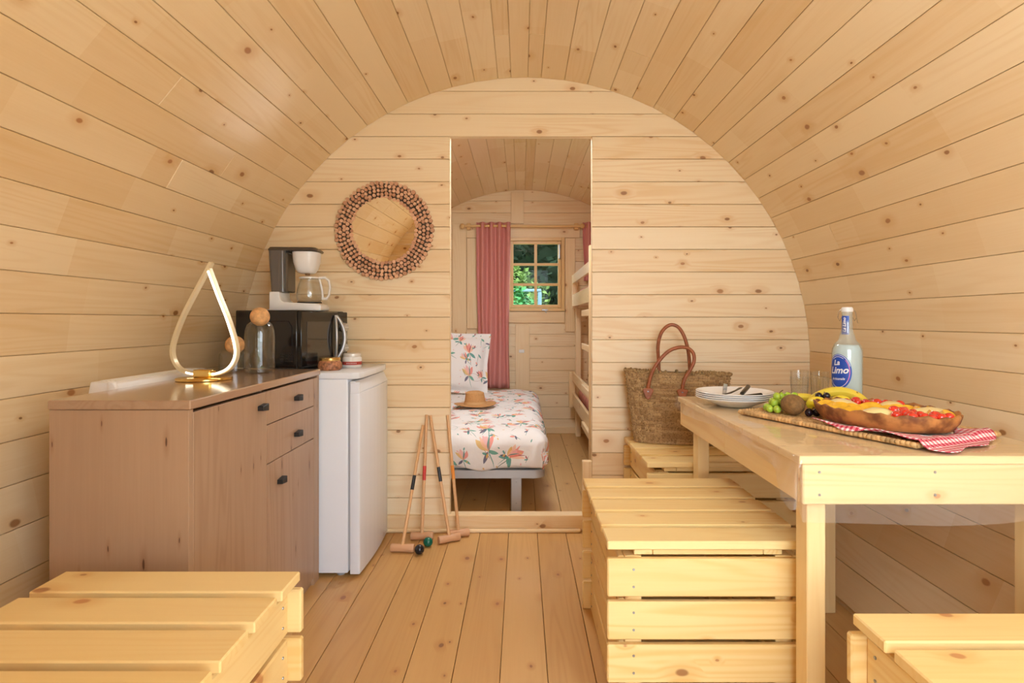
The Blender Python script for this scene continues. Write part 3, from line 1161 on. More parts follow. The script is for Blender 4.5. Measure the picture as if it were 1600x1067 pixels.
# local +x = front normal, +y = along the front away from the camera
mwL, mwD, mwH = .41, .318, .263
obj('casing', M().box(-mwD, -.02, 0, mwL, .010, mwH, .004), black_gloss, mw, 40)
lm = M()
for k in range(4):
    for j in range(3):
        lm.box(-.10 + j * .022, -.084 + j * .022, -.0012, .002, .04 + k * .010, .045 + k * .010)
stuff(obj('vents', lm, black_matte, mw))
obj('side_emboss', M().tube([(-.045, -.001, .06), (-.045, -.001, .19), (-.06, -.001, .215), (-.20, -.001, .215), (-.215, -.001, .19), (-.215, -.001, .10)], .0022, 6), black_gloss, mw, 60)
dm = obj('door', M().box(-.02, 0, .003, mwL * .77, .016, mwH - .004, .003), black_gloss, mw, 40)
obj('window', M().box(-.002, .0012, .045, mwL * .62, .055, mwH - .05, .0006), mw_window, dm)
hp = []
for k in range(13):
    q = -1 + 2 * k / 12
    hp.append((.010 + .028 * (1 - q * q), mwL * .735 - .0 + .03 * (1 - q * q) - .02, .137 + q * .105))
obj('handle', M().tube(hp, [.006 + .004 * (1 - (-1 + 2 * k / 12) ** 2) for k in range(13)], 10), silver, dm, 60)
hp2 = [(a * .6, b - .05 * (1 - ((c - .137) / .105) ** 2), c) for a, b, c in hp]
obj('handle_trim', M().tube(hp2, .006, 10), silver, dm, 60)
pm = obj('control_panel', M().box(-.02, 0, mwL * .775, mwL - .001, .016, mwH - .004, .003), black_gloss, mw, 40)
for zz in (.085, .185):
    kn = obj('knob', M().lathe([(0, 0), (.022, 0), (.021, .014), (.018, .02), (0, .02)], 24), silver, mw, 40, loc=(0, mwL * .888, zz), rot=(0, PI / 2, 0))
    obj('pointer', M().box(-.002, .002, -.018, .018, .018, .022), white_plastic, kn)
for (xx, yy) in ((-.03, .03), (-.03, mwL - .03), (-mwD + .03, .03), (-mwD + .03, mwL - .03)):
    obj('foot', M().lathe([(0, 0), (.010, 0), (.010, .010), (0, .010)], 12, (xx, yy, 0)), black_matte, mw, 40)
MT = FT + mwH

# ------------------------------------------------------------------ coffee maker
cm = thing('coffee_maker', 'white drip coffee maker with smoked tank on top of the microwave', 'coffee maker', (-1.04, 2.70, MT), R_(4))
# local x: tank at -x, filter at +x ; y = depth
def rrect(x0, x1, y0, y1, r, n=5):
    pts = []
    for (cx, cy, a0) in ((x1 - r, y1 - r, 0), (x0 + r, y1 - r, 90), (x0 + r, y0 + r, 180), (x1 - r, y0 + r, 270)):
        for k in range(n + 1):
            a = R_(a0 + 90 * k / n)
            pts.append((cx + r * math.cos(a), cy + r * math.sin(a)))
    return pts


def loft(sections, cap=True):
    m = M()
    n = len(sections[0])
    for s_ in sections:
        m.v += [tuple(p) for p in s_]
    for i in range(len(sections) - 1):
        for k in range(n):
            k2 = (k + 1) % n
            m.f.append((i * n + k, i * n + k2, (i + 1) * n + k2, (i + 1) * n + k))
    if cap:
        m.f.append(tuple(range(n))[::-1])
        m.f.append(tuple((len(sections) - 1) * n + k for k in range(n)))
    return m


def lay(pts, z):
    return [(a, b, z) for a, b in pts]


bp = [(-.114, 0), (.112, 0), (.118, .006), (.116, .020), (.108, .029), (.0, .033), (-.05, .036), (-.063, .045), (-.068, .062), (-.068, .078), (-.113, .078)]
obj('base', M().prism(bp, -.075, .075, .005, axis='y', seg=2), white_plastic, cm, 50)
obj('water_tank', loft([lay(rrect(-.112, -.045, -.066, .066, .018), .078), lay(rrect(-.121, -.045, -.072, .072, .018), .245), lay(rrect(-.121, -.040, -.072, .072, .018), .248)]), smoke, cm, 50)
obj('tank_window', M().box(-.072, -.068, -.0745, -.072, .085, .235, .001), clear_glass, cm)
obj('tank_back', M().box(-.058, -.036, -.055, .055, .078, .24, .004), plain('tank_brown', (.10, .075, .05), .4), cm, 40)
obj('lid', loft([lay(rrect(-.123, .092, -.074, .074, .02), .248), lay(rrect(-.124, .096, -.076, .076, .022), .254), lay(rrect(-.118, .088, -.070, .070, .02), .262)]), plain('lid_brown', (.07, .055, .045), .25), cm, 50)
obj('hinge', M().tube([(-.124, -.03, .25), (-.124, .03, .25)], .006, 8), black_matte, cm)
fb = []
for (z, w, s) in ((.158, .028, .45), (.161, .036, .6), (.174, .046, .78), (.205, .056, .95), (.245, .060, 1.0)):
    cx = .033
    fb.append([(cx + w * math.copysign(abs(math.cos(a)) ** .7, math.cos(a)), .07 * s * math.copysign(abs(math.sin(a)) ** .7, math.sin(a)), z) for a in [2 * PI * k / 32 for k in range(32)]])
obj('filter_basket', loft(fb), white_plastic, cm, 50)
obj('drip_valve', M().lathe([(0, .150), (.010, .150), (.012, .159), (0, .159)], 16, (.036, 0, 0)), plain('valve_brown', (.25, .13, .05), .5), cm, 50)
obj('warming_plate', M().lathe([(0, 0), (.055, 0), (.055, .004), (0, .004)], 28, (.045, 0, .0335)), black_matte, cm, 40)
obj('cord', M().tube([(-.112, .03, .02), (-.135, .03, .014), (-.150, .02, .004), (-.165, .0, .003)], .003, 8), white_plastic, cm, 60)
cm.scale = (1, 1, 1.11)
pot = thing('coffee_pot', 'glass coffee pot with white handle standing in the coffee maker', 'coffee pot', (-1.04 + .045, 2.70 + .003, MT + .043), R_(4))
pot.scale = (1.08, 1.08, 1.50)
gp_ = [(.0, .0), (.046, .0), (.052, .006), (.054, .020), (.052, .036), (.045, .056), (.038, .068), (.038, .072), (.0365, .072), (.0365, .067), (.0435, .055), (.0505, .036), (.0525, .020), (.050, .007), (.045, .0025), (0, .0025)]
obj('glass_body', M().lathe(gp_, 36), clear_glass, pot, 60)
obj('lid', M().lathe([(0, .0725), (.043, .0725), (.043, .076), (.03, .0785), (0, .0785)], 32), white_plastic, pot, 50)
obj('handle', M().tube([(.040, 0, .074), (.066, 0, .076), (.082, 0, .066), (.087, 0, .045), (.083, 0, .020), (.072, 0, .010), (.053, 0, .010)], .0055, 10, flat=(1.5, .8)), white_plastic, pot, 60)
obj('handle_strap', M().tube([(.040, 0, .074), (.046, 0, .060), (.054, 0, .036), (.0565, 0, .012)], .004, 8), white_plastic, pot, 60)

# ------------------------------------------------------------------ jars on the fridge
j1 = thing('jar', 'squat jar of pate with gold lid on the fridge top', 'jar', (-.845, 2.54, FT))
obj('glass_body', M().lathe([(0, 0), (.044, 0), (.050, .006), (.051, .022), (.047, .036), (.042, .042), (0, .042)], 32), pate, j1, 50)
obj('lid', M().lathe([(0, .042), (.044, .042), (.045, .044), (.045, .053), (.041, .056), (0, .055)], 32), gold_lid, j1, 40)
j2 = thing('jar', 'white labelled jar with red band and pale lid on the fridge top', 'jar', (-.79, 2.685, FT))
obj('glass_body', M().lathe([(0, 0), (.040, 0), (.0435, .004), (.0435, .044), (.040, .050), (0, .050)], 32), white_paper, j2, 50)
obj('label_band', M().lathe([(.0437, .014), (.0441, .014), (.0441, .029), (.0437, .029)], 32, close=True), red_band, j2, 50)
tw = M()
for k in range(7):
    a = R_(-105 + k * 9)
    tw.ell((.0444 * math.cos(a), .0444 * math.sin(a), .0215), (.0016, .0022, .0022), 8, 6)
stuff(obj('print_marks', tw, white_ink, j2))
obj('lid', M().lathe([(0, .050), (.039, .050), (.040, .052), (.040, .064), (.036, .067), (0, .066)], 32), white_lid, j2, 40)

# ------------------------------------------------------------------ cork topped canisters on the cabinet
def canister(label, x, y, r, h, rb):
    t = thing('glass_canister', label, 'canister', (x, y, CTZ + .0005))
    th = .0022
    ro = .62 * r
    pr = [(0, 0), (r - .004, 0), (r, .004), (r, h * .72), (r * .96, h * .84), (r * .84, h * .94), (ro, h), (ro - th, h), (r * .84 - th, h * .94 - th), (r * .96 - th, h * .84), (r - th, h * .72), (r - th, .006), (0, .004)]
    obj('glass_body', M().lathe(pr, 40), clear_glass, t, 50)
    obj('cork_ball', M().ell((0, 0, h + rb * .55), rb, 24, 16), cork, t, 180)
    return t


CGR = 'cork ball canisters on the cabinet'
canister('tall clear glass canister with cork ball stopper in front of the microwave', -1.013, 2.23, .055, .197, .036)['group'] = CGR
canister('short clear glass canister with cork ball stopper behind the drop lamp', -1.140, 2.29, .058, .085, .036)['group'] = CGR

# ------------------------------------------------------------------ drop lamp
lp = thing('table_lamp', 'gold drop shaped LED lamp glowing on the oak cabinet', 'lamp', (-1.085, 1.97, CTZ + .0005), R_(-14))
obj('base', M().lathe([(0, 0), (.086, 0), (.088, .002), (.088, .006), (.085, .008), (0, .008)], 48), brass, lp, 40)
obj('socket', M().box(-.034, .034, -.016, .016, .008, .034, .003), brass, lp, 40)


def drop(q):
    """q 0..1: tip, left side, bottom, right side, tip  -> (x, z)"""
    a = 2 * PI * q
    return q


ctrl_l = [(.030, .418), (.012, .388), (-.04, .305), (-.092, .215), (-.128, .125), (-.128, .075), (-.10, .036), (-.05, .020), (0, .018)]
ctrl_r = [(0, .018), (.05, .020), (.10, .040), (.128, .080), (.127, .130), (.098, .215), (.06, .300), (.020, .395)]


def spline(c, n=8):
    out = []
    for i in range(len(c) - 1):
        p0, p1, p2, p3 = c[max(i - 1, 0)], c[i], c[i + 1], c[min(i + 2, len(c) - 1)]
        for k in range(n):
            t = k / n
            out.append(tuple(.5 * (2 * b + (c_ - a) * t + (2 * a - 5 * b + 4 * c_ - d) * t * t + (3 * b - a - 3 * c_ + d) * t ** 3) for a, b, c_, d in zip(p0, p1, p2, p3)))
    out.append(tuple(c[-1]))
    return out


def band(path, y0, y1, half_t, shift=0.):
    """flat band following a path in x,z; thickness across the path"""
    secs = []
    n = len(path)
    for i, (px, pz) in enumerate(path):
        a, b = path[max(i - 1, 0)], path[min(i + 1, n - 1)]
        d = Vector((b[0] - a[0], b[1] - a[1])).normalized()
        nx, nz = -d.y, d.x
        c0, c1 = shift - half_t, shift + half_t
        secs.append([(px + nx * c0, y0, pz + nz * c0), (px + nx * c1, y0, pz + nz * c1), (px + nx * c1, y1, pz + nz * c1), (px + nx * c0, y1, pz + nz * c0)])
    return loft(secs)


pl, pr_ = [[(a, .018 + (b - .018) * .955) for a, b in spline(c)] for c in (ctrl_l, ctrl_r)]
obj('hoop', band(pl, -.008, .008, .0055), lamp_gold, lp, 40)
obj('hoop', band(pr_, -.006, .008, .0055), lamp_gold, lp, 40)
obj('light_strip', band(pr_[6:-1], -.0085, -.0045, .0032, .002), led, lp, 40)
obj('light_strip', band(pl[-12:], -.0085, -.0075, .003, .0), led, lp, 40)

# ------------------------------------------------------------------ mirror of wood slices
mi = thing('mirror', 'round mirror framed with wood slices on the partition wall', 'mirror', (-.700, BACK - .001, 1.535))
mi.rotation_euler = (PI / 2, 0, 0)      # local z points into the room
obj('backing', M().lathe([(0, 0), (.243, 0), (.243, .008), (0, .008)], 64), bark, mi, 40)
obj('mirror_glass', M().lathe([(0, .0), (.166, .0), (.166, .003), (0, .003)], 64), mirror_mat, mi, 30, loc=(0, 0, .0138), rot=(R_(1.7), R_(1.0), 0))
sm = None
rr = random.Random(4)
for ring, (rad, cnt) in enumerate(((.166, 50), (.186, 56), (.205, 62), (.224, 68), (.243, 62))):
    for k in range(cnt):
        a = 2 * PI * (k + .5 * (ring % 2)) / cnt + rr.uniform(-.012, .012)
        r1 = rad + rr.uniform(-.003, .003)
        if sm is None:
            o = obj('wood_slice', M().lathe([(0, 0), (.0095, 0), (.0095, .0105), (.0090, .0115), (0, .0115)], 14), slice_wood, mi, 40)
            sm = o.data
        else:
            o = bpy.data.objects.new('wood_slice', sm)
            COL.objects.link(o)
            o.parent = mi
        s = rr.uniform(.82, 1.08) * (1.12 if ring in (0, 4) else .95)
        o.scale = (s, s * rr.uniform(.9, 1.05), 1)
        o.rotation_euler = (rr.uniform(-.04, .04), rr.uniform(-.04, .04), a)
        o.location = (r1 * math.cos(a), r1 * math.sin(a), .008 + rr.uniform(0, .003) + (.002 if ring in (1, 2, 3) else 0))

# ------------------------------------------------------------------ croquet
MG = 'croquet mallets against the partition wall'


def mallet(label, head_c, head_dir, top, bandm):
    hx, hy = head_c
    t = thing('croquet_mallet', label, 'mallet', (hx, hy, 0), 0, MG)
    r = .0195
    d = Vector((*head_dir, 0)).normalized()
    L = .055
    prof = [(-L, r * .86), (-L + .004, r), (-.02, r * .93), (0, r * .88), (.02, r * .93), (L - .004, r), (L, r * .86)]
    pts = [(d.x * a, d.y * a, r) for a, _ in prof]
    obj('head', M().tube(pts, [q for _, q in prof], 20), head_wood, t, 50)
    a = Vector((0, 0, r + .012))
    b = Vector(top) - Vector((hx, hy, 0))
    obj('handle', M().tube([a, b], [.0082, .0072], 12), mallet_wood, t, 50)
    p, q = a.lerp(b, .44), a.lerp(b, .56)
    obj('colour_band', M().tube([p, q], .0086, 12), bandm, t, 50)


YT = BACK - .0095
mallet('croquet mallet with black band, leftmost of the four beside the fridge', (-.554, 2.68), (1, -.05), (-.503, YT, .542), black_paint)
mallet('croquet mallet with red band between the two black banded ones', (-.490, 2.83), (1, .06), (-.484, YT, .596), red_paint)
mallet('croquet mallet with black band and slanted head, right of the red banded one', (-.352, 2.80), (1, .55), (-.466, YT, .592), black_paint)
mallet('croquet mallet with orange band leaning at the doorway edge, rightmost of the four', (-.315, 2.868), (1, .30), (-.378, YT, .594), orange_paint)
tag(obj('croquet_ball', M().ell((0, 0, .0225), .0225, 28, 18), black_ball, smooth=180, loc=(-.471, 2.655, 0)), 'black croquet ball on the floor before the mallets', 'ball', 'croquet balls')
tag(obj('croquet_ball', M().ell((0, 0, .0225), .0225, 28, 18), green_ball, smooth=180, loc=(-.446, 2.745, 0)), 'dark green croquet ball on the floor before the mallets', 'ball', 'croquet balls')

# ------------------------------------------------------------------ tote bag on the far crate
bg = thing('tote_bag', 'woven seagrass tote bag with brown leather handles on a crate', 'bag', (.748, 2.775, CH + .002), R_(-13))
BW0, BW1, BD, BH = .200, .247, .062, .335
NU, NV = 22, 26


def bag_pt(u, v):
    a = 2 * PI * u
    w = BW0 + (BW1 - BW0) * v
    d = BD * (1 - .45 * v)
    e = .55
    x = w * math.copysign(abs(math.cos(a)) ** e, math.cos(a))
    y = d * math.copysign(abs(math.sin(a)) ** e, math.sin(a))
    i, j = math.floor(u * NU * 2), math.floor(v * NV)
    fu, fv = (u * NU * 2) % 1, (v * NV) % 1
    over = (i + j) % 2
    k = math.sin(PI * fu) * (.35 + .65 * math.sin(PI * fv)) if over else math.sin(PI * fv) * .5
    k *= .006
    n_ = Vector((math.cos(a) * BD / BW0, math.sin(a), 0)).normalized()
    lean = .02 * v
    return Vector((x, y + lean - .008 * math.cos(x * 9) * v, BH * v * (1 - .02 * math.cos(a)))) + n_ * k


bgm = M().grid(bag_pt, NU * 2 * 6, NV * 4, lambda u, v: (u * 2, v))
obj('woven_body', bgm, bag_weave, bg, 60)
obj('bottom', M().prism([(BW0 * .985 * math.copysign(abs(math.cos(a)) ** .55, math.cos(a)), BD * .97 * math.copysign(abs(math.sin(a)) ** .55, math.sin(a))) for a in [2 * PI * k / 48 for k in range(48)]], .001, .006), bag_weave, bg)
rm = M()
rrr = random.Random(3)
for k in range(110):
    p = bag_pt((k + .5) / 110, 1.0)
    p = Vector(p)
    p.z += rrr.uniform(-.003, .004)
    rm.ell(p, (.0085, .0065, .008), 8, 6, (rrr.uniform(-.6, .6), .6, rrr.uniform(0, 3)))
stuff(obj('braided_rim', rm, bag_rope, bg, 60))
# handles: front one tips over, back one stands
yf = lambda x, v: (BD * (1 - .45 * v)) + .02 * v
front = [(-.135, -.040, .235), (-.13, -.042, .29), (-.105, -.040, .36), (-.05, -.030, .43), (.0, -.02, .455), (.045, -.012, .455), (.075, -.008, .43), (.078, -.012, .39), (.06, -.022, .35), (.035, -.034, .31), (.025, -.038, .27), (.024, -.040, .235)]
backh = [(-.083, .058, .30), (-.085, .058, .38), (-.088, .05, .46), (-.072, .045, .525), (-.035, .042, .562), (.005, .045, .555), (.035, .05, .51), (.055, .055, .44), (.062, .058, .37), (.066, .058, .30)]
obj('handle', M().tube(spline(front, 6), .0085, 12), leather, bg, 60)
obj('handle', M().tube(spline(backh, 6), .0085, 12), leather, bg, 60)
for x0 in (-.135, .024):
    q = [(x0 - .027, .255), (x0 - .012, .262), (x0 + .012, .262), (x0 + .027, .255), (x0 + .012, .215), (x0, .205), (x0 - .012, .215)]
    pt = obj('handle_tab', M().prism(q, -.0525, -.0425, .0025, axis='y'), leather, bg, 40)
    obj('stitch', M().box(x0 - .004, x0 + .004, -.0545, -.052, .243, .249, .001), screw_steel, pt)

# ------------------------------------------------------------------ plates and cutlery
PX, PY = .812, 2.20
PG = 'stack of white plates'
pp = [(0, 0), (.062, 0), (.068, .002), (.085, .010), (.128, .026), (.1405, .032), (.142, .0335), (.1405, .035), (.128, .030), (.086, .0145), (.070, .0065), (.06, .005), (0, .005)]
names = ['white plate at the bottom of the stack of four on the table', 'white plate second from the bottom of the stack on the table',
         'white plate second from the top of the stack on the table', 'white plate on top of the stack, holding the cutlery']
for k in range(4):
    o = obj('plate', M().lathe(pp, 56), ceramic, smooth=50, loc=(PX, PY, TT + k * .0072))
    tag(o, names[k], 'plate', PG)
PZ = TT + 3 * .0072 + .006
ut = plain('dark_handle', (.045, .04, .028), .3, metal=.5)


def knife(label, a, b, blade):
    a, b = Vector(a), Vector(b)
    t = thing('table_knife', label, 'knife', a, 0, 'cutlery on the top plate')
    d = (b - a)
    obj('handle', M().tube([(0, 0, 0), d * .05, d * .95, d], [.006, .0085, .008, .0065], 14), ut, t, 40)
    e = (Vector(blade) - b)
    s = e.cross(Vector((0, 0, 1))).normalized() * .009
    bm_ = M().add([d - s * .5, d + s * .5, d + e * .7 + s, d + e, d + e * .7 - s * .6, d - s * .5 + Vector((0, 0, .0015)), d + s * .5 + Vector((0, 0, .0015)), d + e * .7 + s + Vector((0, 0, .0012)), d + e + Vector((0, 0, .001)), d + e * .7 - s * .6 + Vector((0, 0, .0012))],
                  [(4, 3, 2, 1, 0), (5, 6, 7, 8, 9), (0, 1, 6, 5), (1, 2, 7, 6), (2, 3, 8, 7), (3, 4, 9, 8), (4, 0, 5, 9)])
    obj('blade', bm_, steel, t, 20)


knife('dark handled table knife lying flat across the top plate', (PX + .082, PY - .06, PZ + .020), (PX + .005, PY - .055, PZ + .010), (PX - .075, PY - .01, PZ + .007))
knife('dark handled table knife resting on the other with raised end towards back', (PX + .072, PY + .045, PZ + .040), (PX + .005, PY - .062, PZ + .024), (PX - .03, PY - .11, PZ + .022))
fk = thing('fork', 'steel fork standing tines up against the knives on the top plate', 'fork', (PX - .025, PY - .03, PZ + .020), 0, 'cutlery on the top plate')
fm = M().tube([(-.045, -.03, .0), (-.01, -.02, .006), (.03, .02, .012), (.06, .06, .016)], [.004, .005, .004, .005], 10, flat=(1.6, .5))
obj('handle', fm, ut, fk, 50)
obj('tines', M().box(-.085, -.045, -.044, -.0405, -.003, -.0015).box(-.085, -.045, -.038, -.0345, -.003, -.0015).box(-.085, -.045, -.032, -.0285, -.003, -.0015).box(-.085, -.045, -.026, -.0225, -.003, -.0015).box(-.052, -.038, -.044, -.0225, -.003, -.0012), steel, fk)
sp = thing('spoon', 'dark bladed knife tip standing upright behind the two handles on the plate', 'knife', (PX - .035, PY + .01, PZ + .002), 0, 'cutlery on the top plate')
sp.name = 'table_knife'
obj('blade', M().prism([(-.008, 0), (.008, 0), (.014, .05), (-.002, .054)], 0, .002, .0008, axis='y'), steel, sp)

# ------------------------------------------------------------------ tumblers and bottle
def tumbler(label, x, y):
    r, h = .034, .124
    pr = [(0, 0), (r * .80, 0), (r * .84, .004), (r * .95, h * .5), (r, h), (r - .0018, h), (r * .93, h * .5), (r * .80, .010), (0, .009)]
    t = thing('tumbler', label, 'glass', (x, y, TT), 0, 'drinking glasses behind the fruit')
    m = M().lathe(pr, 36)
    obj('glass_body', m, clear_glass, t, 50)
    fl = M()
    for k in range(18):
        a = 2 * PI * k / 18
        fl.tube([(r * .865 * math.cos(a), r * .865 * math.sin(a), .012), (r * .955 * math.cos(a), r * .955 * math.sin(a), h * .52), (r * .985 * math.cos(a), r * .985 * math.sin(a), h * .8)], .0014, 6)
    stuff(obj('flutes', fl, clear_glass, t, 60))


tumbler('clear tumbler behind the green grapes, left of the two', 1.112, 2.305)
tumbler('clear tumbler beside the bottle, right of the two', 1.172, 2.265)

bo = thing('bottle', 'swing top bottle of cloudy lemonade with blue label on the table', 'bottle', (1.198, 2.12, TT))
br = .0505
bprof = [(0, 0), (br - .006, 0), (br, .006), (br, .205), (br * .975, .219), (br * .84, .236), (br * .62, .249), (.027, .256), (.0245, .270), (.0185, .288), (.0170, .345), (.0185, .348), (.0185, .356), (.0145, .358), (0, .358)]
frost = NT('frosted_bottle_glass')
_tr = frost.n('BsdfTransparent', {'Color': (.90, .95, .95, 1)})
_df = frost.n('BsdfDiffuse', {'Color': (.80, .86, .86, 1)})
_gl = frost.n('BsdfGlossy', {'Roughness': .14})
_ob = frost.sep(frost.n('TexCoord').outputs['Object'])
_m1 = frost.n('MixShader')
frost.set(_m1.inputs[0], .20)
frost.set(_m1.inputs[1], _tr.outputs[0])
frost.set(_m1.inputs[2], _df.outputs[0])
_m2 = frost.n('MixShader', {0: .09})
frost.set(_m2.inputs[1], _m1.outputs[0])
frost.set(_m2.inputs[2], _gl.outputs[0])
frosted = frost.done(_m2.outputs[0])
obj('glass_body', M().lathe(bprof, 48), frosted, bo, 50)
obj('lemonade', M().lathe([(0, .004), (br - .008, .004), (br - .003, .010), (br - .003, .204), (br * .94 - .003, .219), (br * .8 - .003, .234), (0, .235)], 40), lime_water, bo, 50)


def facing(px_angle):
    return px_angle


TH0 = math.atan2(-2.12, -1.198) - R_(34)      # label turned left of the line to the camera


def wrap(pts, r, z0, th0):
    """flat (a, b) -> on cylinder of radius r, a measured along the surface to the viewer's right"""
    return [(r * math.cos(th0 + a / r), r * math.sin(th0 + a / r), z0 + b) for a, b in pts]


def label_disc(name, r, z0, ra, rb, mat, parent, th0, n=40, rings=6):
    m = M()
    pts = [(0, 0)]
    for i in range(1, rings + 1):
        for k in range(n):
            a = 2 * PI * k / n
            pts.append((ra * i / rings * math.cos(a), rb * i / rings * math.sin(a)))
    m.v = wrap(pts, r, z0, th0)
    for k in range(n):
        m.f.append((0, 1 + k, 1 + (k + 1) % n))
        for i in range(rings - 1):
            a, b = 1 + i * n, 1 + (i + 1) * n
            m.f.append((a + k, b + k, b + (k + 1) % n, a + (k + 1) % n))
    return obj(name, m, mat, parent, 180)


def label_ring(name, r, z0, ra, rb, w, a0, a1, mat, parent, th0, n=40):
    m = M()
    pts = []
    for k in range(n + 1):
        a = R_(a0 + (a1 - a0) * k / n)
        pts += [(ra * math.cos(a), rb * math.sin(a)), ((ra - w) * math.cos(a), (rb - w) * math.sin(a))]
    m.v = wrap(pts, r, z0, th0)
    for k in range(n):
        m.f.append((2 * k, 2 * k + 2, 2 * k + 3, 2 * k + 1))
    return obj(name, m, mat, parent, 180)


def text_on(name, txt, size, r, z0, da, th0, mat, parent, shear=.25, rot=0., bold=.0):
    cu = bpy.data.curves.new(name, 'FONT')
    cu.body = txt
    cu.size = size
    cu.shear = shear
    cu.align_x = 'CENTER'
    cu.offset = bold
    cu.resolution_u = 3
    to = bpy.data.objects.new(name, cu)
    me = bpy.data.meshes.new_from_object(to)
    bpy.data.objects.remove(to)
    b = bmesh.new()
    b.from_mesh(me)
    bpy.data.meshes.remove(me)
    bmesh.ops.triangulate(b, faces=b.faces[:])
    bmesh.ops.subdivide_edges(b, edges=[e for e in b.edges if e.calc_length() > size * .25], cuts=1)
    m = M()
    c, s_ = math.cos(rot), math.sin(rot)
    pts = [((v.co.x * c - v.co.y * s_) + da, v.co.x * s_ + v.co.y * c) for v in b.verts]
    b.verts.index_update()
    m.v = wrap(pts, r, z0, th0)
    m.f = [tuple(v.index for v in f.verts) for f in b.faces]
    b.free()
    return stuff(obj(name, m, mat, parent))


LZ = .138
lab = label_disc('label', br + .0005, LZ, .046, .064, blue_label, bo, TH0)
label_ring('label_ring', br + .0008, LZ, .0435, .0615, .0016, 20, 160, white_ink, lab, TH0)
label_ring('label_ring', br + .0008, LZ, .040, .057, .0022, -60, 50, pink_ink, lab, TH0)
label_ring('label_ring', br + .0008, LZ, .038, .055, .0015, 60, 125, white_ink, lab, TH0)
label_ring('label_ring', br + .0008, LZ, .040, .057, .0016, 215, 325, white_ink, lab, TH0)
text_on('lettering', 'La', .026, br + .001, LZ + .024, -.006, TH0, white_ink, lab, .3, .1, .0006)
text_on('lettering', 'Limo', .034, br + .001, LZ - .006, .0, TH0, white_ink, lab, .3, .06, .0008)
text_on('lettering', 'Artisanale', .0125, br + .001, LZ - .030, -.002, TH0, white_ink, lab, .3, .05, .0002)
# neck strip
nm = M()
pts = []
for i in range(9):
    for j in range(9):
        pts.append((-.017 + .034 * j / 8, -.034 + .068 * i / 8))
nm.v = [((.0178 - .001 * (b + .034) / .068 + .0006) * math.cos(TH0 + a / .0175), (.0178 - .001 * (b + .034) / .068 + .0006) * math.sin(TH0 + a / .0175), .307 + b) for a, b in pts]
for i in range(8):
    for j in range(8):
        nm.f.append((i * 9 + j, i * 9 + j + 1, i * 9 + j + 10, i * 9 + j + 9))
nl = obj('neck_label', nm, blue_label, bo, 180)
text_on('lettering', 'La Limo', .0165, .0188, .308, .005, TH0 + .1, white_ink, nl, .3, PI / 2, .0003)
obj('stopper', M().lathe([(0, .356), (.0185, .356), (.0195, .358), (.0195, .368), (.016, .373), (0, .373)], 24), white_plastic, bo, 40)
va = math.atan2(-2.12, -1.198) + PI / 2
ca, sa = math.cos(va), math.sin(va)
for q in (1, -1):
    obj('swing_wire', M().tube([(.019 * q * ca, .019 * q * sa, .366), (.027 * q * ca, .027 * q * sa, .355), (.030 * q * ca, .030 * q * sa, .335), (.024 * q * ca, .024 * q * sa, .322), (.018 * q * ca, .018 * q * sa, .335)], .0013, 6), steel, bo, 60)
obj('wire_loop', M().tube([(.030 * ca, .030 * sa, .335), (.036 * ca + .01 * sa, .036 * sa - .01 * ca, .315), (.034 * ca - .01 * sa, .034 * sa + .01 * ca, .315), (.030 * ca, .030 * sa, .335)], .0013, 6), steel, bo, 60)

# ------------------------------------------------------------------ placemat, tart and napkin (axes u long towards the viewer, w to the right)
U = Vector((.405, -.914, 0)).normalized()
Wv = Vector((.914, .405, 0)).normalized()
AN = math.atan2(U.y, U.x)
mt_ = thing('placemat', 'rectangular woven straw placemat under the fruit and tart', 'placemat', (1.042, 1.80, TT), AN)
ML, MW_ = .298, .180


def mat_pt(u, v):
    x, y = -ML + 2 * ML * u, -MW_ + 2 * MW_ * v
    i, j = math.floor(u * 30), math.floor(v * 18)
    fu, fv = (u * 30) % 1, (v * 18) % 1
    k = math.sin(PI * fu) if (i + j) % 2 else math.sin(PI * fv)
    return Vector((x, y, .006 + .005 * abs(k) + .0015 * noise.noise(Vector((x * 30, y * 30, 0)))))


mm = M().grid(mat_pt, 120, 72, lambda u, v: (u, v))
obj('woven_field', mm, mat_weave, mt_, 60)
obj('underside', M().box(-ML, ML, -MW_, MW_, .0005, .005), mat_weave, mt_)
bmx = M()
rr = random.Random(8)
per = []
for k in range(46):
    per += [((-ML + 2 * ML * (k + .5) / 46), -MW_, 0), ((-ML + 2 * ML * (k + .5) / 46), MW_, 0)]
for k in range(27):
    per += [(-ML, -MW_ + 2 * MW_ * (k + .5) / 27, PI / 2), (ML, -MW_ + 2 * MW_ * (k + .5) / 27, PI / 2)]
for x, y, a in per:
    bmx.ell((x, y, .0085), (.0105, .0065, .008), 8, 6, (0, rr.uniform(-.25, .25), a + .45 + rr.uniform(-.2, .2)))
stuff(obj('braided_edge', bmx, mat_rope, mt_, 60))
MZ = TT + .0125

TC = Vector((1.065, 1.70, 0))


def uw(u, w, z):
    return TC + U * u + Wv * w + Vector((0, 0, z))


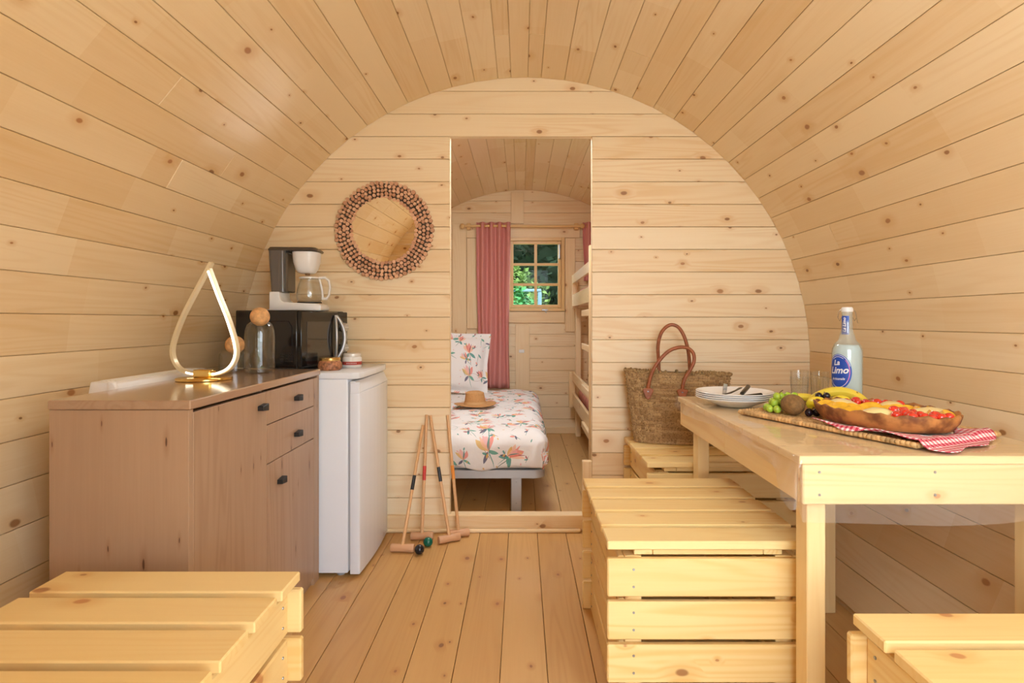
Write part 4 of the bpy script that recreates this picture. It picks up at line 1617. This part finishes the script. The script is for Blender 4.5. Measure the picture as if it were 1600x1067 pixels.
ta = thing('fruit_tart', 'oval fruit tart with pears, peaches and red berries on the placemat', 'tart', (TC.x, TC.y, MZ + .009), AN)
TA, TBb = .200, .145
cp = [(0, .001), (.86, .001), (.90, .004), (.97, .024), (1.0, .040), (1.005, .046), (.985, .048), (.965, .044), (.95, .036), (0, .034)]
csec = M()
seg = 72
nP = len(cp)
rr = random.Random(21)
for i in range(seg):
    a = 2 * PI * i / seg
    wv = .0035 * math.sin(a * 21) + .002 * math.sin(a * 9 + 1)
    for k, (r, z) in enumerate(cp):
        f = 1 if 3 <= k <= 8 else 0
        csec.v.append(((TA * r + wv * f * .5) * math.cos(a), (TBb * r + wv * f * .5) * math.sin(a), z + (wv if 4 <= k <= 7 else 0)))
for i in range(seg):
    j = (i + 1) % seg
    for k in range(nP - 1):
        csec.f.append((i * nP + k, j * nP + k, j * nP + k + 1, i * nP + k + 1))
obj('crust', csec, crust, ta, 60)
obj('filling', M().lathe([(0, .036), (.90, .036), (.955, .037), (.955, .030), (0, .030)], 48, sx=TA, sy=TBb), tart_jelly, ta, 60)
# local x = u (towards viewer's right/near), local y = w (right/far)


def pear_half(u, w, a, s=1.):
    m = M()
    prof = [(-.058, .004), (-.052, .017), (-.03, .031), (-.005, .036), (.022, .030), (.045, .019), (.060, .011), (.066, .003)]
    n = 14
    for i, (x, r) in enumerate(prof):
        for k in range(n + 1):
            q = PI * k / n
            m.v.append((x * s, r * s * math.cos(q), r * s * math.sin(q) * .62))
    for i in range(len(prof) - 1):
        for k in range(n):
            p = i * (n + 1) + k
            m.f.append((p, p + 1, p + n + 2, p + n + 1))
    m.f.append(tuple(range(n + 1)))
    m.f.append(tuple((len(prof) - 1) * (n + 1) + k for k in range(n, -1, -1)))
    obj('pear_half', m, pear, ta, 60, loc=(u, w, .037), rot=(0, 0, a))


for (u, w, a, s) in ((.045, -.085, 1.5, .95), (-.13, .005, 0.0, .85), (-.035, .088, -1.5, .85), (.095, .062, -2.4, .9), (-.10, -.062, .9, .55)):
    pear_half(u, w, a, s)


def slice_(u, w, a, s=1.):
    pts = []
    m = M()
    n = 12
    for i in range(n + 1):
        q = -1 + 2 * i / n
        r = .012 * math.sqrt(max(.02, 1 - q * q)) * s
        m.v += [(q * .034 * s, .018 * (1 - q * q) * s - r, 0), (q * .034 * s, .018 * (1 - q * q) * s, r * 1.25), (q * .034 * s, .018 * (1 - q * q) * s + r * .8, 0)]
    for i in range(n):
        for k in range(3):
            m.f.append((i * 3 + k, i * 3 + (k + 1) % 3, (i + 1) * 3 + (k + 1) % 3, (i + 1) * 3 + k))
    m.f += [(0, 2, 1), (n * 3, n * 3 + 1, n * 3 + 2)]
    obj('peach_slice', m, peach, ta, 50, loc=(u, w, .037), rot=(.1, 0, a))


rr = random.Random(5)
for (u, w, a) in ((-.055, -.105, .1), (-.075, -.085, .2), (-.035, -.09, .1), (-.06, -.065, .15), (-.02, -.06, .3), (-.10, -.095, -.3), (-.14, -.055, .9),
                  (-.01, -.02, .5), (.01, .015, .7), (-.035, .0, .3), (.03, .04, 1.0), (.03, .075, 1.2), (.05, .10, 2.6), (.085, .105, 2.5),
                  (.01, .055, .9), (.135, .03, 2.2), (.155, .055, 1.9), (-.005, -.115, 0.05)):
    slice_(u, w, a + rr.uniform(-.2, .2), rr.uniform(.85, 1.15))
for (u, w) in ((.095, -.085), (.118, -.062), (.100, -.050), (.135, -.078), (.145, -.042), (.122, -.025), (.165, -.045), (.170, -.015), (.150, -.005), (.175, .012), (.082, -.035),
               (.045, -.015), (.065, -.012), (.085, .005), (.055, .012), (.10, -.018),
               (-.09, .06), (-.105, .075), (-.075, .085), (-.09, .10), (-.06, .105), (-.12, .055), (-.135, .07), (-.145, .04), (-.055, .12), (-.03, .125)):
    r = rr.uniform(.0125, .0165)
    obj('red_berry', M().ell((0, 0, 0), (r, r * .95, r * .85), 14, 10), redfruit, ta, 180, loc=(u, w, .037 + r * .45), rot=(0, 0, rr.uniform(0, 3)))

pl_ = obj('serving_plate', M().lathe([(0, 0), (.86, 0), (1.0, .0035), (1.0, .0045), (.86, .0012), (0, .0012)], 56, sx=TA * .985, sy=TBb * .96), ceramic, smooth=60, loc=uw(.018, .012, MZ + .0045), rot=(0, 0, AN))
tag(pl_, 'white oval platter under the fruit tart, showing at the right', 'platter')


NAPUV = {}


def nap_pt(p, q):
    ph = R_(-122 + 164 * p)
    d = -122 + 164 * p
    ext = .024 + .004 * math.sin(d * .2)
    tail = math.exp(-((d + 33) / 17) ** 2)
    ext += .098 * tail
    ext += .048 * math.exp(-((d - 36) / 15) ** 2) + .030 * math.exp(-((d - 5) / 20) ** 2)
    base = Vector((TA * .90 * math.cos(ph), TBb * .90 * math.sin(ph), 0))
    nrm = Vector((math.cos(ph) / TA, math.sin(ph) / TBb, 0)).normalized()
    nrm = (nrm + Vector((.5, -.25, 0)) * tail).normalized()
    pt = base + nrm * (ext + .02) * q
    z = .0065
    # over the mat edge the tail comes down to the table
    pm = pt + Vector((.1, -.02, 0))
    ov = max(0, pm.x - ML - .004, abs(pm.y) - MW_ - .004)
    drop_ = min(1, ov / .022)
    z += .007 * q * abs(math.sin(d * .11 + q * 2)) * (1 - drop_) + .006 * (1 - drop_) * q
    z -= drop_ * (MZ - TT + .001)
    NAPUV[(round(p, 5), round(q, 5))] = (pt.x, pt.y)
    return uw(pt.x, pt.y, MZ + z + .0012 * math.sin(q * 9 + d * .3) * (1 - drop_))


nk = M().grid(nap_pt, 90, 16, lambda p, q: NAPUV[(round(p, 5), round(q, 5))])
tag(obj('napkin', nk, gingham, smooth=60, thick=.0016), 'red and white gingham napkin tucked under the tart', 'napkin')

# ------------------------------------------------------------------ fruit
def fz(r):
    return MZ + r


kw = obj('kiwi', M().ell((0, 0, 0), (.034, .041, .034), 32, 20), kiwi_skin, smooth=180, loc=(.897, 1.905, fz(.0335)), rot=(0, 0, R_(20)))
tag(kw, 'brown fuzzy kiwi on the left end of the placemat', 'kiwi')
obj('blossom_end', M().lathe([(0, .0), (.005, .0), (.004, .002), (.0015, .001), (0, .0015)], 12), stem_brown, kw, 60, loc=(0, -.0405, 0), rot=(PI / 2, 0, 0))


def lemon(label, x, y, rz_):
    m = M()
    prof = [(0, -.043), (.004, -.0425), (.007, -.038), (.016, -.032), (.024, -.020), (.028, -.004), (.0275, .010), (.021, .025), (.012, .033), (.006, .036), (.003, .040), (0, .0405)]
    m.lathe(prof, 32)
    o = obj('lemon', m, lemon_skin, smooth=180, loc=(x, y, fz(.028)), rot=(PI / 2, 0, rz_))
    tag(o, label, 'lemon', 'lemons among the fruit')


lemon('bright yellow lemon between the kiwi and the dark grapes', .995, 1.935, R_(25))
lemon('yellow lemon half hidden behind the tart crust', 1.092, 1.968, R_(80))


def bunch(name, label, spots, r, mat, stem, base):
    t = thing(name, label, 'grapes', base)
    for (x, y, z) in spots:
        obj('grape', M().ell((0, 0, 0), (r, r, r * 1.12), 18, 12), mat, t, 180, loc=(x, y, z), rot=(random.uniform(-.6, .6), random.uniform(-.6, .6), 0))
    obj('stem', M().tube(stem, .0018, 6), stem_brown, t, 60)


rr = random.Random(12)
sp_ = []
for (x, y, z) in ((-.055, -.01, 0), (-.038, -.025, 0), (-.028, 0, 0), (-.05, .02, 0), (-.01, .022, 0), (.015, .02, 0), (.04, .015, 0), (.06, .02, 0), (-.03, .035, 0), (.03, .04, 0), (.055, -.002, 0),
                  (-.040, -.004, 1), (-.02, .018, 1), (.005, .03, 1), (.03, .025, 1), (.048, .015, 1), (-.005, .012, 1), (.06, .035, 1), (-.035, .02, 1),
                  (.0, .024, 2), (.025, .03, 2), (.045, .026, 2), (-.018, .02, 2)):
    sp_.append((x + rr.uniform(-.002, .002), y + rr.uniform(-.002, .002), .0125 + z * .019))
bunch('grape_bunch', 'bunch of green grapes behind the kiwi', sp_, .0122, grape_green,
      [(-.02, .02, .03), (-.012, .022, .055), (-.005, .02, .066), (.002, .016, .072)], (.897, 1.965, MZ))
bunch('grape_bunch', 'three black grapes in front of the lemon by the tart', [(-.014, 0, .0125), (.011, .002, .0125), (.028, .018, .016)], .0125, grape_black,
      [(-.006, .008, .018), (.008, .014, .026), (.020, .018, .024)], (.948, 1.872, MZ))
bunch('grape_bunch', 'black grapes stacked between the two lemons', [(-.012, .006, .0125), (.010, .0, .0125), (.0, .022, .0125), (-.004, .010, .034), (.016, .012, .034), (.004, .004, .052), (-.014, .02, .050)], .0122, grape_black,
      [(-.004, .012, .03), (0, .014, .055), (.004, .018, .066)], (1.040, 1.968, MZ))


def banana(label, c, ang, span, rise, z0, r):
    t = thing('banana', label, 'banana', c, ang, 'bananas behind the fruit')
    n = 22
    pts, rs_ = [], []
    for i in range(n + 1):
        q = -1 + 2 * i / n
        pts.append((span * q, -.012 * (1 - q * q), z0 + rise * (1 - q * q)))
        e = max(0, 1 - abs(q) ** 5)
        rs_.append(r * (.30 + .70 * e ** .6))
    obj('fruit', M().tube(pts, rs_, 6, flat=(1, 1)), banana_skin, t, 50, subd=1)
    obj('tip', M().tube([pts[-1], (span * 1.05, 0, z0 - .003)], [r * .3, r * .2], 8), banana_tip, t, 60)
    obj('stalk', M().tube([pts[0], (-span * 1.14, .002, z0 - .002)], [r * .32, r * .25], 8), stem_brown, t, 60)


banana('yellow banana arched behind the lemon and tart', (1.118, 2.035, MZ), R_(-18), .098, .046, .016, .0205)
banana('paler banana lying behind the green grapes and first lemon', (1.015, 2.098, TT), R_(-6), .088, .032, .015, .017)

# ------------------------------------------------------------------ bedroom: single bed
bd = thing('bed', 'single bed with grey metal frame seen through the doorway', 'bed', (-.80, 3.22, 0))
BWd, BLn = .93, 2.0
RZ0, RZ1 = .195, .24
fp = rrect(0, BWd, 0, BLn, .06, 6)
fi = rrect(.035, BWd - .035, .035, BLn - .035, .03, 6)
fm_ = M()
n = len(fp)
fm_.v = [(a, b, RZ0) for a, b in fp] + [(a, b, RZ1) for a, b in fp] + [(a, b, RZ0) for a, b in fi] + [(a, b, RZ1) for a, b in fi]
for k in range(n):
    k2 = (k + 1) % n
    fm_.f += [(k, k2, n + k2, n + k), (2 * n + k2, 2 * n + k, 3 * n + k, 3 * n + k2), (n + k, n + k2, 3 * n + k2, 3 * n + k), (k2, k, 2 * n + k, 2 * n + k2)]
obj('frame', fm_, bed_metal, bd, 40)
for (xx, yy) in ((.16, .015), (BWd - .16, .015), (.16, BLn - .055), (BWd - .16, BLn - .055)):
    lg = obj('leg', M().box(xx - .03, xx + .03, yy, yy + .04, 0, RZ0, .004), bed_metal, bd, 40)
    screws(lg, [(xx, yy - .0005, .05), (xx, yy - .0005, .17)], 'y')
obj('slat_base', M().box(.036, BWd - .036, .036, BLn - .036, .215, .232), plain('base_board', (.4, .3, .2), .7), bd)
obj('mattress', M().box(.012, BWd - .012, .012, BLn - .012, .241, .405, .03, 3), white_paper, bd, 40)


def duv_wr(p, u, v, dx, dy):
    k = noise.noise(Vector((u * 4.5, v * 4.5, 1))) + .5 * noise.noise(Vector((u * 11, v * 11, 4)))
    p.z += .017 * k
    if dx > 0 or dy > 0:
        d = max(dx, dy)
        s = math.sin((v if dx > dy else u) * 21 + 3 * k)
        pu = .016 * s * min(1, d / .1) + .018 * math.sin(PI * min(1, d / .2))
        if dx >= dy:
            p.x += pu
        else:
            p.y -= pu
        p.z += .012 * math.sin((u + v) * 17) * min(1, d / .15)
    return p


dv = drape(-.80, .055, 3.285, 5.18, .445, 0, .205, .235, .03, .065, .03, duv_wr, .242)
tag(obj('duvet', dv, floral, smooth=180, thick=.012), 'white duvet printed with colourful flowers spread over the bed', 'duvet')


def pillow_side(sgn):
    def f(u, v):
        a, b = 2 * u - 1, 2 * v - 1
        fl = .86
        pa, pb = min(1, abs(a) / fl), min(1, abs(b) / fl)
        h = .075 * ((1 - pa ** 2.6) * (1 - pb ** 2.6)) ** .55
        pin = 1 - .06 * (1 - abs(b)) * abs(a) ** 3
        pin2 = 1 - .06 * (1 - abs(a)) * abs(b) ** 3
        w = .010 * noise.noise(Vector((u * 6, v * 6, sgn)))
        return Vector((a * .30 * pin, sgn * (h + .0025) + w * (h / .08), b * .27 * pin2))
    return f


pm_ = M().grid(pillow_side(-1), 30, 30, lambda u, v: (u * .62 + 3, v * .58 + 2))
pm_.grid(pillow_side(1), 30, 30, lambda u, v: (u * .62 + 7, v * .58 + 2), flip=True)
pw = obj('pillow', pm_, floral, smooth=180, loc=(-.575, 4.93, .455 + .262), rot=(R_(-13), R_(4), R_(6)))
tag(pw, 'square floral pillow propped up at the head of the bed', 'pillow')

ha = thing('hat', 'tan felt hat with a band lying on the floral duvet', 'hat', (-.335, 4.16, .470), R_(25))
br_ = M()
def brim(u, v):
    a = 2 * PI * u
    r = .066 + .080 * v
    return Vector((r * 1.05 * math.cos(a), r * .92 * math.sin(a), .006 + .010 * v * v * (.4 + .6 * math.cos(2 * a)) - .004 * v))
obj('brim', M().grid(brim, 48, 6), felt, ha, 180, thick=.004)
cr_ = M()
def crown(u, v):
    a = 2 * PI * u
    if v < .7:
        q = v / .7
        r, z = .074 - .010 * q, .004 + .080 * q
    else:
        q = (v - .7) / .3
        r, z = .064 * math.sqrt(max(0, 1 - q * q)) + .0, .084 + .014 * math.sin(q * PI / 2)
        z -= .016 * math.exp(-((r * math.sin(a)) / .016) ** 2) * q
    pinch = 1 - .12 * math.exp(-((math.cos(a) - 1) / .3) ** 2) * v
    return Vector((r * 1.08 * math.cos(a) * pinch, r * .93 * math.sin(a), z))
obj('crown', M().grid(crown, 48, 20), felt, ha, 180)
obj('band', M().lathe([(.0755, .006), (.0765, .006), (.0745, .024), (.0735, .024)], 48, sx=1.08, sy=.94, close=True), felt_band, ha, 60)

# ------------------------------------------------------------------ bunk bed on the right
bk = thing('bunk_bed', 'pine bunk bed with guard rails along the right bedroom wall', 'bunk bed', (.47, 3.32, 0))
BL, BX = 2.06, .80
def bbox(nm, *a, **k):
    return wbox(nm, *a, pine_trim, bk, .003)
for (xx, yy) in ((.0, BL - .045), (.0, 0)):
    bbox('post', xx - .03, xx + .03, yy, yy + .045, .27 if yy > 1 else 0, .60, 'z')
    bbox('post', xx + .0, xx + .05, yy, yy + .045, 1.19, 1.50, 'z')
    bbox('post', xx + .032, xx + .08, yy, yy + .045, 0, 1.19, 'z')
for yy in (0, BL - .045):
    bbox('post', BX - .14, BX - .09, yy, yy + .045, .13 if False else 0.02, 1.50, 'z')
for (z0, z1) in ((.295, .412), (.515, .60), (1.205, 1.315), (1.415, 1.495)):
    bbox('side_rail', .0, .022, .046, BL - .046, z0, z1, 'y')
for (z0, z1) in ((.295, .412), (1.205, 1.315)):
    for yy in (.01, BL - .03):
        bbox('end_rail', .052, BX - .142, yy, yy + .022, z0, z1, 'x')
for zz in (.30, 1.21):
    for k in range(12):
        ya = .10 + k * .155
        bbox('bed_slat', .052, BX - .10, ya, ya + .08, zz, zz + .018, 'x')
# climbing post with steps
bbox('ladder_upright', -.024, .0, .48, .52, 0, 1.575, 'z')
for zz in (.30, .58, .885, 1.13):
    bbox('ladder_rung', -.022, -.001, .522, 1.0, zz - .022, zz + .022, 'y')
bbox('wall_board', .20, .30, BL - .02 + .03, BL + .05, .62, 1.19, 'z')


def bedding(label, z):
    def wr(p, u, v, dx, dy):
        p.z += .012 * noise.noise(Vector((u * 5, v * 5, z)))
        return p
    m = M().box(.055 + .47, BX - .145 + .47, 3.32 + .05, 3.32 + BL - .06, z, z + .13, .035, 3)
    o = obj('bunk_mattress', m, pink_bed, smooth=40)
    tag(o, label, 'mattress', 'pink bunk mattresses')


bedding('pink mattress on the lower bunk behind the guard rail', .321)
bedding('pink mattress on the upper bunk behind the guard rail', 1.231)

# ------------------------------------------------------------------ curtains
RY = FAR - .085
rd = thing('curtain_rod', 'wooden curtain rod with round ends above the bedroom window', 'curtain rod', (0, RY, 1.965))
obj('rod', M().tube([(-.545, 0, 0), (.56, 0, 0)], .011, 12), pine_window, rd, 50)
for s, xx in ((-1, -.545), (1, .56)):
    obj('finial', M().ell((xx + s * .012, 0, 0), .024, 16, 10), pine_window, rd, 180)
for xx in (-.50, .515):
    obj('bracket', M().box(xx - .018, xx + .018, .012, .064, -.03, .03, .004), pine_window, rd)


def curtain(label, x0, x1, z0, z1, nw, amp, top_x=None):
    t = thing('curtain', label, 'curtain', (0, RY, 0), 0, 'rose curtains on the rod')

    def f(u, v):
        z = z0 + (z1 - z0) * v
        sp = 1 - .08 * (1 - v)
        xx = x0 + (x1 - x0) * (u * sp + (1 - sp) * .5)
        ph = 2 * PI * nw * u
        y = amp * math.sin(ph) * (.75 + .25 * v) + .006 * math.sin(ph * .5 + v * 4)
        xx += .012 * math.sin(v * 5 + u * 9) * (1 - v)
        return Vector((xx, y, z))
    obj('cloth', M().grid(f, int(nw * 16), 30), pink_cloth, t, 180, thick=.003)
    for k in range(int(nw * 2)):
        u = (k + .0) / (nw * 2)
        xx = x0 + (x1 - x0) * u
        if xx > x0 + .01:
            b = M()
            pts = [(xx, .020 * math.cos(a), 1.965 + .020 * math.sin(a)) for a in [2 * PI * q / 16 for q in range(16)]]
            b.tube(pts, .003, 6, closed=True)
            obj('eyelet', b, brass, t, 60)


curtain('rose pink curtain hanging full length left of the bedroom window', -.425, -.105, .44, 2.00, 4, .028)
curtain('rose pink curtain gathered at the right end of the rod behind the bunk', .575, .80, 1.45, 2.00, 3, .028)
